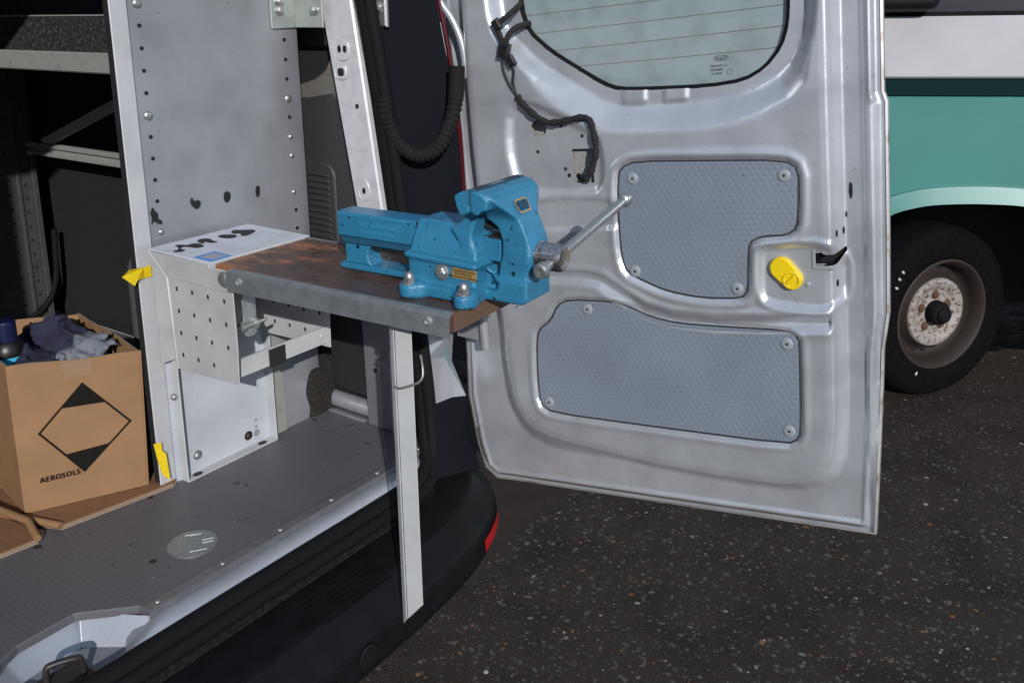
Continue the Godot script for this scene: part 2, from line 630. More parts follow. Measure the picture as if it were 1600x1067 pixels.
	mat("emboss", lin(0.035, 0.24, 0.43), 0.4)
	mat("dark_stamp", lin(0.006, 0.02, 0.04), 0.6)
	mat("end_grain", lin(0.20, 0.115, 0.075), 0.75, 0.0, ntex(22, 0.06, [[0.0, 0.45], [0.45, 0.75], [0.7, 0.95], [1.0, 1.0]], 4), 1.0)
	M.end_grain.uv1_scale = Vector3(3, 34, 2.2)
	mat("paint_green", lin(0.055, 0.21, 0.185), 0.35)
	mat("paint_green_dark", lin(0.004, 0.020, 0.022), 0.6).metallic_specular = 0.15
	mat("paint_white", lin(0.44, 0.435, 0.455), 0.35)
	mat("tyre", lin(0.005, 0.005, 0.006), 0.9, 0.0, ntex(23, 0.02, [[0.0, 0.6], [0.6, 0.9], [0.85, 1.0], [1.0, 1.3]], 5), 3.0, cast_n, 0.4)
	M.tyre.metallic_specular = 0.2
	mat("rusty", lin(0.030, 0.020, 0.017), 0.7, 0.2, blotch, 8.0)
	mat("rust_white", lin(0.34, 0.33, 0.325), 0.65, 0.1, ntex(24, 0.035, [[0.0, Color(0.32, 0.18, 0.10)], [0.28, Color(0.5, 0.32, 0.22)], [0.40, Color(0.9, 0.87, 0.84)], [1.0, 1.0]], 5), 2.0)
	mat("rust_nut", lin(0.10, 0.05, 0.03), 0.8)
	overlay(M.paint_green, wear(47, 1024, 80, 160, 0.98, 0.6, 1.0, 0.002), 0.5)
	overlay(M.paint_white, M.paint_green.detail_albedo, 0.6)
	overlay(M.bumper, wear(48, 1024, 40, 420, 0.96, 0.25, 1.0, 0.006), 1.3)
	overlay(M.kraft, wear(49, 512, 40, 30, 0.97, 0.72, 1.0, 0.01), 2.1)
	var dg := mat("dark_glass", lin(0.03, 0.032, 0.04), 0.08)
	dg.metallic_specular = 0.7
	var gl := mat("dusty_glass", Color(0.575, 0.635, 0.645, 0.82), 0.30, 0.0, ntex(25, 0.012, [[0.0, 0.86], [0.5, 0.96], [1.0, 1.0]], 6), 2.0)
	gl.transparency = BaseMaterial3D.TRANSPARENCY_ALPHA
	mat("heater_line", lin(0.24, 0.185, 0.14), 0.6)
	mat("glass_print", lin(0.05, 0.06, 0.06), 0.6)
	mat("asphalt", lin(0.098, 0.084, 0.076), 0.75, 0.0, ntex(26, 0.16, [[0.0, Color(0.25, 0.24, 0.24)], [0.35, Color(0.50, 0.48, 0.47)], [0.60, Color(0.80, 0.77, 0.75)], [0.80, Color(1, 0.97, 0.94)], [1.0, Color(1, 1, 1)]], 4, 1024), 1.9, ntex(27, 0.14, [], 4, 1024, 8.0), 0.9, ntex(28, 0.008, [[0.0, 0.55], [0.5, 0.85], [1.0, 1.0]], 4))
	overlay(M.asphalt, ntex(36, 0.01, [[0.0, 0.82], [0.35, 0.92], [0.6, 1.0], [1.0, 1.0]], 5), 0.6)
	M.asphalt.uv2_world_triplanar = true
	M.asphalt.metallic_specular = 0.15
	M.asphalt.uv1_world_triplanar = true
	var pm := mat("stones", Color.WHITE, 0.55)
	pm.vertex_color_use_as_albedo = true

# ------------------------------------------------------------------ build
func _ready() -> void:
	rng.seed = 77
	var cam := Camera3D.new()
	cam.name = "camera"
	cam.transform = Transform3D(Basis(Vector3(0.81089, -0.01707, -0.58495), Vector3(-0.11561, 0.9752, -0.18872), Vector3(0.57367, 0.22066, 0.7888)), Vector3(0, 1, 0))
	var near := 0.05
	cam.set_frustum(near * 1067.0 / 1469.26, Vector2(0, -near * 202.74 / 1469.26), near, 400.0)
	add_child(cam)
	cam.current = true
	var sky := ProceduralSkyMaterial.new()
	sky.sky_top_color = Color(0.57, 0.655, 0.77)
	sky.sky_horizon_color = Color(0.80, 0.83, 0.865)
	sky.ground_horizon_color = Color(0.45, 0.45, 0.46)
	sky.ground_bottom_color = Color(0.12, 0.115, 0.11)
	sky.sky_curve = 0.12
	sky.sun_angle_max = 1.0
	var env := Environment.new()
	env.background_mode = Environment.BG_SKY
	env.sky = Sky.new()
	env.sky.sky_material = sky
	env.background_energy_multiplier = 0.98
	env.tonemap_mode = Environment.TONE_MAPPER_LINEAR
	env.tonemap_exposure = 1.0
	env.sdfgi_enabled = true
	env.ssao_enabled = true
	env.ssil_enabled = true
	var we := WorldEnvironment.new()
	we.name = "world_environment"
	we.environment = env
	add_child(we)
	var sun := DirectionalLight3D.new()
	sun.name = "sun"
	sun.light_color = Color(1.0, 0.985, 0.97)
	sun.light_energy = 1.25
	sun.light_angular_distance = 0.6
	sun.shadow_enabled = true
	add_child(sun)
	sun.look_at_from_position(Vector3.ZERO, Vector3(-0.675, -0.39, -0.615), Vector3.UP)
	make_materials()
	build_ground()
	build_van()
	build_door()
	build_rack()
	build_bench()
	build_vice()
	build_box()
	build_tapes()
	build_swarf()
	build_green_van()

# ------------------------------------------------------------------ ground
func build_ground() -> void:
	var st := new_st()
	quad(st, Vector3(-150, GROUND, 150), Vector3(150, GROUND, 150), Vector3(150, GROUND, -150), Vector3(-150, GROUND, -150))
	var g := done(st, "ground", M.asphalt, self)
	g.set_meta("kind", "structure")
	g.set_meta("label", "dark damp asphalt with pebbles showing at its worn surface")
	st = new_st()
	st.set_smooth_group(0)
	lathe(st, P("1,-0.3 0.92,0.25 0.62,0.7 0.3,0.92 0,1"), Transform3D.IDENTITY, 7, true)
	st.generate_normals()
	var mm := MultiMesh.new()
	mm.transform_format = MultiMesh.TRANSFORM_3D
	mm.use_colors = true
	mm.mesh = st.commit()
	mm.mesh.surface_set_material(0, M.stones)
	var n := 130000
	mm.instance_count = n
	var tones := [Color(0.12, 0.098, 0.082), Color(0.07, 0.056, 0.048), Color(0.24, 0.20, 0.165), Color(0.02, 0.017, 0.016), Color(0.095, 0.076, 0.064), Color(0.22, 0.105, 0.045), Color(0.50, 0.47, 0.43)]
	var made := 0
	while made < n:
		var x := rng.randf_range(-1.6, 2.4)
		var z := rng.randf_range(-5.2, -0.6)
		var far := clampf((-z - 0.6) / 4.0, 0.0, 1.0)
		if rng.randf() < far * 0.45:
			continue
		var s := 0.0013 + 0.0064 * pow(rng.randf(), 6.5)
		var pick := rng.randf()
		var c: Color = tones[0] if pick < 0.26 else tones[1] if pick < 0.5 else tones[4] if pick < 0.76 else tones[3] if pick < 0.92 else tones[2] if pick < 0.955 else tones[5] if pick < 0.993 else tones[6]
		c = c * rng.randf_range(0.42, 0.82)
		var b := Basis(Vector3.UP, rng.randf() * TAU).scaled_local(Vector3(s * rng.randf_range(0.8, 1.6), s * rng.randf_range(0.06, 0.16), s * rng.randf_range(0.7, 1.1)))
		mm.set_instance_transform(made, Transform3D(b, Vector3(x, GROUND + 0.0002, z)))
		mm.set_instance_color(made, c)
		made += 1
	var mi := MultiMeshInstance3D.new()
	mi.multimesh = mm
	put(self, "gravel", mi)
	mi.set_meta("kind", "stuff")
	mi.set_meta("label", "small worn pebbles set flush in the asphalt")
	mi.set_meta("category", "gravel")

# ------------------------------------------------------------------ van
const D0 := Vector3(-1.235, -0.1, -1.61)
var van: Node3D

func strip(st: SurfaceTool, a: Array, b: Array, g := -1) -> void:
	# quads between two lines of points
	for i in a.size() - 1:
		quad(st, a[i], a[i + 1], b[i + 1], b[i], g)

func sweep(st: SurfaceTool, path: Array, frames: Array, prof: PackedVector2Array, smooth := false) -> void:
	# prof: (along frame, up)
	for i in path.size() - 1:
		for k in prof.size() - 1:
			var a: Vector3 = path[i] + frames[i] * prof[k].x + Vector3.UP * prof[k].y
			var b: Vector3 = path[i + 1] + frames[i + 1] * prof[k].x + Vector3.UP * prof[k].y
			var c: Vector3 = path[i + 1] + frames[i + 1] * prof[k + 1].x + Vector3.UP * prof[k + 1].y
			var d: Vector3 = path[i] + frames[i] * prof[k + 1].x + Vector3.UP * prof[k + 1].y
			quad(st, a, b, c, d, 1 if smooth else k + 1)

func build_van() -> void:
	van = thing("work_van", "silver work van with rear door open, shelving inside and black bumper", "van", Vector3(0, GROUND, 0))
	# everything is given with the load floor at y = 0
	var up := Transform3D(Basis.IDENTITY, Vector3(0, -GROUND, 0))
	# load floor: (x, -z) outline laid flat
	var flat := up * Transform3D(Basis(Vector3.RIGHT, -PI / 2), Vector3.ZERO)
	var fl := P("-3.45,-0.02 -1.345,-0.02 -1.345,0.44 -1.36,0.50 -1.415,0.56 -1.432,0.593 -1.433,0.69 -1.424,0.702 -1.36,0.766 -1.346,0.766 -1.346,1.53 -3.45,1.53")
	var floor_ := plate("load_floor", fl, -0.016, 0.0, 0.002, M.floor_sheet, van, flat)
	# aluminium edge trim and its screws
	var st := new_st()
	box(st, Vector3(-1.352, 0.0, -1.505), Vector3(-1.330, 0.003, -0.766), 0.001, up)
	box(st, Vector3(-1.333, -0.02, -1.505), Vector3(-1.329, 0.0, -0.766), 0.001, up)
	var trim := done(st, "edge_trim", mat("trim_alu", lin(0.22, 0.22, 0.23), 0.42, 0.5, M.zinc.albedo_texture, 3.0), van)
	for i in 6:
		st = new_st()
		dome_rivet(st, up * Transform3D(Basis.IDENTITY, Vector3(-1.342, 0.003, -0.79 - i * 0.135)), 0.0055, 0.003)
		done(st, "screw", M.dull_steel, trim)
	# round tread-plate lid let into the floor
	st = new_st()
	lathe(st, P("0,0 0.047,0 0.047,0.002 0.045,0.0028 0,0.0028"), up * Transform3D(Basis.IDENTITY, Vector3(-1.444, 0.0002, -0.934)), 40)
	var lid := done(st, "tie_down_lid", M.dull_steel, van)
	st = new_st()
	for b in [[-0.028, 0.016, 0.4], [-0.02, 0.022, 0.4], [0.012, 0.026, 0.4], [0.020, 0.020, 0.4], [-0.016, -0.018, -0.9], [-0.006, -0.024, -0.9], [0.026, -0.012, 0.4], [0.032, -0.004, 0.4]]:
		var q := Transform3D(Basis(Vector3.UP, b[2] + 0.6), Vector3(-1.444 + b[0], 0.003, -0.934 - b[1]))
		box(st, Vector3(-0.011, -0.001, -0.0016), Vector3(0.011, 0.0012, 0.0016), 0.0008, up * q)
	done(st, "tread_bar", M.steel, lid)
	# sill: silver roll, lower lip, seal
	var path := []
	var fr := []
	for z in [-1.46, -1.45, -1.44, -1.4, -1.2, -1.0, -0.82, -0.76, -0.70, -0.6, -0.45]:
		path.append(Vector3(0, -GROUND - (0.0 if z < -0.77 else 0.006 if z < -0.74 else 0.022), z))
		fr.append(Vector3.RIGHT)
	st = new_st()
	var roll := PackedVector2Array([Vector2(-1.42, -0.022), Vector2(-1.35, -0.020)])
	for i in 9:
		var a := PI * 0.62 - PI * 0.78 * i / 8
		roll.append(Vector2(-1.319 + 0.026 * cos(a), -0.034 + 0.026 * sin(a)))
	roll.append(Vector2(-1.296, -0.09))
	var roll2 := PackedVector2Array([Vector2(-1.309, -0.058), Vector2(-1.3085, -0.040)])
	for i in 9:
		var a := PI * 0.95 - PI * 1.11 * i / 8
		roll2.append(Vector2(-1.301 + 0.0075 * cos(a), -0.034 + 0.0075 * sin(a)))
	roll2.append(Vector2(-1.293, -0.09))
	var rings := []
	for q in [[-1.46, 0.0], [-1.2, 0.0], [-1.0, 0.0], [-0.80, 0.0], [-0.785, 0.03], [-0.77, 0.12], [-0.755, 0.30], [-0.74, 0.52], [-0.72, 0.74], [-0.70, 0.88], [-0.68, 0.96], [-0.65, 1.0], [-0.4, 1.0]]:
		var line := []
		for k in roll.size():
			var m := roll[k].lerp(roll2[k], q[1])
			line.append(Vector3(m.x, m.y - GROUND, q[0]))
		rings.append(line)
	for i in rings.size() - 1:
		for k in roll.size() - 1:
			quad(st, rings[i][k], rings[i + 1][k], rings[i + 1][k + 1], rings[i][k + 1], 1)
	done(st, "rear_sill", M.sill_silver, van)
	# latch well at the near end of the sill
	st = new_st()
	var rim := [Vector3(-1.33, -0.012, -0.775), Vector3(-1.43, -0.012, -0.715), Vector3(-1.445, -0.012, -0.69), Vector3(-1.447, -0.012, -0.59), Vector3(-1.42, -0.012, -0.55), Vector3(-1.36, -0.012, -0.49), Vector3(-1.33, -0.012, -0.44)]
	var low := [Vector3(-1.30, -0.052, -0.765), Vector3(-1.405, -0.055, -0.695), Vector3(-1.415, -0.055, -0.68), Vector3(-1.415, -0.055, -0.60), Vector3(-1.395, -0.055, -0.57), Vector3(-1.34, -0.055, -0.52), Vector3(-1.30, -0.055, -0.47)]
	var rim2 := []
	var low2 := []
	for i in rim.size():
		rim2.append(up * rim[i])
		low2.append(up * low[i])
	rim2 = resample(rim2, 5)
	low2 = resample(low2, 5)
	strip(st, low2, rim2, 1)
	done(st, "latch_well", M.sill_silver, van)
	st = new_st()
	for i in low2.size() - 1:
		tri(st, up * Vector3(-1.30, -0.0555, -0.62), low2[i + 1], low2[i], 2)
	done(st, "well_floor", mat("well_grey", lin(0.16, 0.175, 0.205), 0.5, 0.0, M.silver_dull.albedo_texture, 4.0), van)
	# striker: base plate and loop
	st = new_st()
	box(st, Vector3(-1.385, -0.054, -0.665), Vector3(-1.325, -0.047, -0.585), 0.002, up)
	var plt := done(st, "striker_plate", M.greasy, van)
	st = new_st()
	tube(st, resample([up * Vector3(-1.345, -0.05, -0.652), up * Vector3(-1.345, -0.022, -0.65), up * Vector3(-1.348, -0.016, -0.64), up * Vector3(-1.362, -0.016, -0.612), up * Vector3(-1.366, -0.022, -0.604), up * Vector3(-1.366, -0.05, -0.602)], 4), 0.0055, 10)
	done(st, "striker_loop", M.greasy, plt)
	st = new_st()
	lathe(st, P("0.018,0 0.02,0.003 0.014,0.008 0.008,0.004 0,0.004"), up * Transform3D(Basis.IDENTITY, Vector3(-1.385, -0.054, -0.575)), 20)
	done(st, "striker_bolt", M.greasy, plt)
	# door seal: along the sill, round the corner and up the pillar
	st = new_st()
	var sp := []
	for q in [Vector3(-1.285, -0.035, -0.4), Vector3(-1.285, -0.035, -0.9), Vector3(-1.285, -0.036, -1.3), Vector3(-1.290, -0.034, -1.40), Vector3(-1.310, -0.018, -1.455), Vector3(-1.335, 0.02, -1.487), Vector3(-1.350, 0.09, -1.50), Vector3(-1.366, 0.2, -1.507), Vector3(-1.392, 0.38, -1.51), Vector3(-1.418, 0.56, -1.508), Vector3(-1.445, 0.8, -1.503), Vector3(-1.478, 1.02, -1.497), Vector3(-1.52, 1.25, -1.49)]:
		sp.append(up * q)
	tube(st, resample(sp, 8), 0.019, 12)
	var seal := done(st, "door_seal", M.rubber, van)
	st = new_st()
	var sp2 := []
	for q in sp:
		sp2.append(q + Vector3(0.022, -0.012, 0.004))
	tube(st, resample(sp2, 8), 0.015, 10)
	done(st, "seal_lip", M.rubber, seal)
	# bumper
	var bp := []
	var bf := []
	for q in [[-1.12, 0.3, 0.0], [-1.12, -0.6, 0.0], [-1.125, -0.9, 0.0], [-1.135, -1.15, 0.04], [-1.145, -1.28, 0.1], [-1.165, -1.40, 0.25], [-1.20, -1.50, 0.5], [-1.25, -1.575, 0.8], [-1.33, -1.63, 1.15], [-1.44, -1.655, 1.45], [-1.62, -1.66, 1.57]]:
		bp.append(Vector3(q[0], -GROUND, q[1]))
		bf.append(Vector3(cos(q[2]), 0, -sin(q[2])))
	st = new_st()
	var bprof := P("-0.22,-0.105 -0.18,-0.083 -0.03,-0.081 -0.022,-0.0825 -0.017,-0.087 0.022,-0.122 0.030,-0.130 0.034,-0.142 0.037,-0.178 0.030,-0.197 0.012,-0.212 -0.06,-0.235 -0.16,-0.25")
	var bq := resample_pairs(bp, bf, 5)
	sweep(st, bq[0], bq[1], bprof, false)
	var bump := done(st, "bumper", M.bumper, van)
	st = new_st()
	quad(st, up * Vector3(-1.335, -0.078, 0.3), up * Vector3(-1.25, -0.0775, 0.3), up * Vector3(-1.258, -0.0775, -1.36), up * Vector3(-1.335, -0.078, -1.36))
	done(st, "dusty_step", M.dusty_black, bump)
	for k in 7:
		st = new_st()
		box(st, Vector3(-1.235 + k * 0.014, -0.0825, -1.16), Vector3(-1.230 + k * 0.014, -0.0802, -0.99), 0.001, up)
		done(st, "tread_rib", M.bumper, bump)
	st = new_st()
	lathe(st, P("0.022,-0.001 0.022,0.002 0.02,0.003 0,0.003"), axis_xf(up * Vector3(-1.0905, -0.152, -1.035), Vector3(1, 0.02, 0)), 24)
	done(st, "bumper_plug", M.black_plastic, bump)
	st = new_st()
	lathe(st, P("0.012,-0.001 0.012,0.002 0.010,0.003 0,0.003"), axis_xf(up * Vector3(-1.088, -0.160, -0.945), Vector3(1, 0.02, 0)), 20)
	done(st, "bumper_plug", M.black_plastic, bump)
	# red reflector following the corner of the bumper
	st = new_st()
	var ra := []
	var rb := []
	for i in 8:
		var f := float(i) / 7.0
		var at := 26.5 + 6.0 * f
		var i0 := int(at)
		var c: Vector3 = bq[0][i0].lerp(bq[0][i0 + 1], at - i0)
		var d: Vector3 = bq[1][i0].lerp(bq[1][i0 + 1], at - i0).normalized()
		ra.append(c + d * 0.0395 + Vector3.UP * (-0.176))
		rb.append(c + d * 0.0375 + Vector3.UP * (-0.148))
	strip(st, ra, rb, 1)
	done(st, "red_reflector", M.reflector, bump)
	# black corner rising from the bumper to the body
	st = new_st()
	var ca := [Vector3(-1.345, -0.085, -1.46), Vector3(-1.30, -0.085, -1.53), Vector3(-1.27, -0.085, -1.60), Vector3(-1.33, -0.085, -1.66)]
	var cb := [Vector3(-1.375, -0.02, -1.50), Vector3(-1.345, -0.02, -1.545), Vector3(-1.32, -0.02, -1.61), Vector3(-1.36, -0.02, -1.665)]
	var cc := [Vector3(-1.392, 0.115, -1.515), Vector3(-1.352, 0.112, -1.555), Vector3(-1.322, 0.112, -1.625), Vector3(-1.37, 0.112, -1.67)]
	for k in 4:
		ca[k] = up * ca[k]
		cb[k] = up * cb[k]
		cc[k] = up * cc[k]
	strip(st, ca, cb, 1)
	strip(st, cb, cc, 1)
	done(st, "bumper_corner", M.hinge_black, van)
	# silver rear corner of the body with the pressed lamp bracket
	st = new_st()
	var sa := [Vector3(-1.39, 0.10, -1.525), Vector3(-1.39, 0.10, -1.645), Vector3(-1.45, 0.10, -1.67), Vector3(-1.75, 0.10, -1.67)]
	var sb := [Vector3(-1.42, 0.46, -1.525), Vector3(-1.36, 0.46, -1.655), Vector3(-1.45, 0.46, -1.68), Vector3(-1.75, 0.46, -1.68)]
	for k in 4:
		sa[k] = up * sa[k]
		sb[k] = up * sb[k]
	strip(st, sa, sb)
	done(st, "rear_corner", M.silver_dull, van)
	st = new_st()
	var t0 := up * Vector3(-1.327, 0.200, -1.55)
	var t1 := up * Vector3(-1.308, 0.106, -1.55)
	var l0 := up * Vector3(-1.372, 0.190, -1.53)
	var l1 := up * Vector3(-1.343, 0.088, -1.53)
	var r1 := up * Vector3(-1.307, 0.092, -1.60)
	var r0 := up * Vector3(-1.37, 0.215, -1.60)
	quad(st, l1, t1, t0, l0)
	tri(st, t1, r1, t0)
	tri(st, t0, r1, r0)
	quad(st, l0, t0, r0, up * Vector3(-1.40, 0.225, -1.55))
	done(st, "lamp_bracket", M.silver, van)
	# upper rear corner: black hinge face, red lamp
	st = new_st()
	var pa := [Vector3(-1.40, 0.35, -1.515), Vector3(-1.432, 0.65, -1.515), Vector3(-1.46, 0.85, -1.512), Vector3(-1.53, 1.25, -1.50)]
	var pb := [Vector3(-1.325, 0.35, -1.640), Vector3(-1.335, 0.65, -1.640), Vector3(-1.352, 0.85, -1.630), Vector3(-1.42, 1.25, -1.61)]
	for k in 4:
		pa[k] = up * pa[k]
		pb[k] = up * pb[k]
	strip(st, pa, pb)
	done(st, "hinge_face", M.hinge_black, van)
	st = new_st()
	var lamp := []
	for q in [Vector3(-1.328, 0.30, -1.648), Vector3(-1.332, 0.5, -1.648), Vector3(-1.338, 0.7, -1.644), Vector3(-1.350, 0.85, -1.636), Vector3(-1.372, 1.0, -1.626), Vector3(-1.40, 1.15, -1.615)]:
		lamp.append(up * q)
	tube(st, resample(lamp, 4), 0.0055, 8)
	done(st, "tail_lamp", M.red_lamp, van)
	st = new_st()
	tube(st, resample([up * Vector3(-1.40, 1.06, -1.625), up * Vector3(-1.375, 1.0, -1.632), up * Vector3(-1.345, 0.955, -1.640), up * Vector3(-1.325, 0.90, -1.646), up * Vector3(-1.318, 0.83, -1.650)], 5), 0.009, 8)
	done(st, "body_gutter", M.silver, van)
	# top hinge bolts
	st = new_st()
	box(st, Vector3(-1.475, 0.945, -1.535), Vector3(-1.435, 1.05, -1.522), 0.004, up)
	var hp := done(st, "hinge_plate", M.dull_steel, van)
	st = new_st()
	hex_bolt(st, axis_xf(up * Vector3(-1.452, 0.988, -1.522), Vector3(0.4, 0.1, 1)), 0.010, 0.013)
	done(st, "bolt", M.steel, hp)
	# lower hinge
	st = new_st()
	tube(st, [up * Vector3(-1.245, 0.225, -1.60), up * Vector3(-1.250, 0.31, -1.598)], 0.011, 12)
	box(st, Vector3(-1.33, 0.235, -1.612), Vector3(-1.245, 0.30, -1.600), 0.003, up)
	done(st, "lower_hinge", M.silver_dull, van)
	# corrugated cable conduit between pillar and door
	var cp := []
	for q in [Vector3(-1.428, 0.80, -1.497), Vector3(-1.420, 0.745, -1.50), Vector3(-1.402, 0.697, -1.508), Vector3(-1.362, 0.670, -1.525), Vector3(-1.327, 0.686, -1.55), Vector3(-1.310, 0.735, -1.575), Vector3(-1.307, 0.79, -1.595), Vector3(-1.307, 0.86, -1.603)]:
		cp.append(up * q)
	var cps := resample(cp, 20)
	var rr := []
	for i in cps.size():
		rr.append(0.0175 if i > 118 else (0.0175 if i % 4 < 2 else 0.0150))
	st = new_st()
	tube(st, cps, rr, 14)
	done(st, "cable_conduit", M.conduit, van)
	# pillar with holes
	var zp := -1.495
	var pil := plate("rear_pillar", P("-1.655,1.25 -1.635,1.13 -1.605,0.977 -1.585,0.86 -1.528,0.53 -1.515,0.44 -1.43,0.44 -1.447,0.532 -1.478,0.76 -1.512,1.004 -1.548,1.25"), zp - 0.02, zp, 0.004, M.pillar_white, van, up)
	st = new_st()
	for h in [[-1.553, 0.898, 0.006, 0.0085], [-1.536, 0.898, 0.006, 0.0085], [-1.508, 0.773, 0.004, 0.005], [-1.499, 0.582, 0.0055, 0.0075]]:
		extrude(st, disc2(Vector2(h[0], h[1]), h[2], 16, h[3]), zp + 0.0002, zp + 0.0032, 0.0, up)
	extrude(st, rect(-1.561, 0.838, -1.541, 0.856, 0.006), zp + 0.0002, zp + 0.0042, 0.0, up)
	done(st, "pillar_hole", M.hole, pil).set_meta("kind", "stuff")
	plate("hole_pad", rect(-1.569, 0.872, -1.522, 0.92, 0.018, 6), zp, zp + 0.003, 0.002, M.pillar_white, pil, up, 2)
	plate("hole_pad", rect(-1.571, 0.83, -1.533, 0.865, 0.012, 6), zp, zp + 0.004, 0.003, M.pillar_white, pil, up, 2)
	plate("hole_pad", disc2(Vector2(-1.499, 0.584), 0.018, 24, 0.026), zp, zp + 0.003, 0.0025, M.pillar_white, pil, up, 2)
	var lowp := plate("lower_pillar", P("-1.537,0.46 -1.537,0.264 -1.533,0.0 -1.395,0.0 -1.40,0.2 -1.425,0.46"), zp - 0.02, zp - 0.003, 0.003, M.grey_metal, van, up)
	st = new_st()
	hex_bolt(st, axis_xf(up * Vector3(-1.491, 0.183, zp - 0.003), Vector3(0, 0, 1)), 0.0095, 0.012)
	done(st, "bolt", M.dull_steel, lowp)
	plate("hole_pad", disc2(Vector2(-1.497, 0.147), 0.016), zp - 0.004, zp - 0.001, 0.002, M.grey_metal, lowp, up, 2)
	plate("pillar_hole", disc2(Vector2(-1.497, 0.147), 0.006), zp - 0.001, zp - 0.0005, 0.0, M.hole, lowp, up)
	# side trim inside
	var zi := -1.535
	plate("side_lining", rect(-3.5, -0.02, -1.52, 1.4), zi - 0.06, zi - 0.035, 0.0, M.interior_dark, van, up)
	plate("high_lining", rect(-3.5, 0.93, -1.9, 1.4), zi - 0.034, zi - 0.02, 0.0, mat("teal_lining", lin(0.10, 0.135, 0.145), 0.6), van, up)
	plate("upper_lining", P("-1.80,0.90 -1.585,0.90 -1.60,1.2 -1.80,1.2"), zi - 0.03, zi - 0.012, 0.004, M.dark_trim, van, up)
	plate("lining_sweep", P("-1.78,0.80 -1.70,0.822 -1.66,0.845 -1.625,0.90 -1.585,0.92 -1.585,0.78 -1.78,0.77"), zi - 0.028, zi - 0.008, 0.006, M.beige_trim, van, up)
	var sp_ := plate("side_panel", P("-1.80,0.10 -1.535,0.10 -1.535,0.40 -1.56,0.52 -1.605,0.78 -1.63,0.80 -1.70,0.79 -1.80,0.77"), zi - 0.03, zi - 0.004, 0.012, M.dark_trim, van, up)
	var vent := plate("vent_surround", rect(-1.80, 0.40, -1.635, 0.625, 0.035, 6), zi - 0.006, zi + 0.003, 0.004, M.dark_trim, sp_, up, 2)
	vent.set_meta("label", "rounded vent frame in dark plastic")
	for k in 12:
		one_box("vent_slat", Vector3(-1.79, 0.425 + k * 0.0152, zi + 0.002), Vector3(-1.652, 0.433 + k * 0.0152, zi + 0.008), 0.002, M.dark_trim, sp_, up)
	plate("lower_lining", P("-1.80,0.06 -1.545,0.05 -1.545,0.30 -1.80,0.36"), zi - 0.02, zi + 0.006, 0.004, M.interior_dark, van, up)
	# silver rail where wall meets floor
	st = new_st()
	var ws := []
	for x in [-1.95, -1.70, -1.66, -1.60, -1.56, -1.537]:
		ws.append(up * Vector3(x, 0.026, -1.525))
	tube(st, resample(ws, 3), 0.020, 12)
	done(st, "wall_rail", M.silver_dull, van)
	one_box("floor_strip", Vector3(-1.86, 0.0002, -1.512), Vector3(-1.548, 0.005, -1.497), 0.001, M.zinc, van, up)
	# wheel-arch cover (dark cloth-like) seen below the bracket
	st = nets(Vector3(-1.86, -0.02, -1.53), Vector3(-1.62, 0.17, -1.38), 0.008, func(p: Vector3) -> float:
		return sbox(p, Vector3(-1.80, 0.03, -1.50), Vector3(0.13, 0.10, 0.07), 0.04) + 0.006 * sin(p.x * 60.0 + p.y * 35.0) * sin(p.y * 50.0 - p.z * 40.0), up)
	done(st, "wheel_arch_cover", mat("arch_felt", lin(0.05, 0.042, 0.035), 0.95, 0.0, M.dusty_black.albedo_texture, 8.0), van)
	st = nets(Vector3(-2.22, 0.0, -1.56), Vector3(-1.80, 0.48, -1.18), 0.012, func(p: Vector3) -> float:
		return sbox(p, Vector3(-1.98, 0.14, -1.44), Vector3(0.17, 0.30, 0.2), 0.10), up)
	done(st, "wheel_arch_cover", mat("arch_grey", lin(0.10, 0.10, 0.105), 0.7, 0.0, M.dark_trim.albedo_texture, 6.0), van)
	# far shell of the van: walls, roof, bulkhead
	plate("side_wall", P("-5.2,-0.40 -1.76,-0.40 -1.44,-0.08 -1.42,0.46 -1.53,1.40 -5.2,1.40"), -1.69, -1.63, 0.01, M.silver, van, up)
	one_box("side_wall", Vector3(-5.2, -0.40, 0.03), Vector3(-1.36, 1.40, 0.09), 0.01, M.silver, van, up)
	one_box("roof", Vector3(-5.2, 1.40, -1.69), Vector3(-1.48, 1.45, 0.09), 0.01, M.silver, van, up)
	one_box("rear_header", Vector3(-1.54, 1.34, -1.60), Vector3(-1.475, 1.40, 0.03), 0.01, M.silver, van, up)
	one_box("bulkhead", Vector3(-3.6, 0.0, -1.56), Vector3(-3.55, 1.40, 0.03), 0.0, M.interior_grey, van, up)
	one_box("underbody", Vector3(-5.2, -0.30, -1.60), Vector3(-1.36, -0.085, 0.0), 0.01, M.interior_dark, van, up)

func resample_pairs(a: Array, b: Array, per: int) -> Array:
	return [resample(a, per), resample(b, per)]

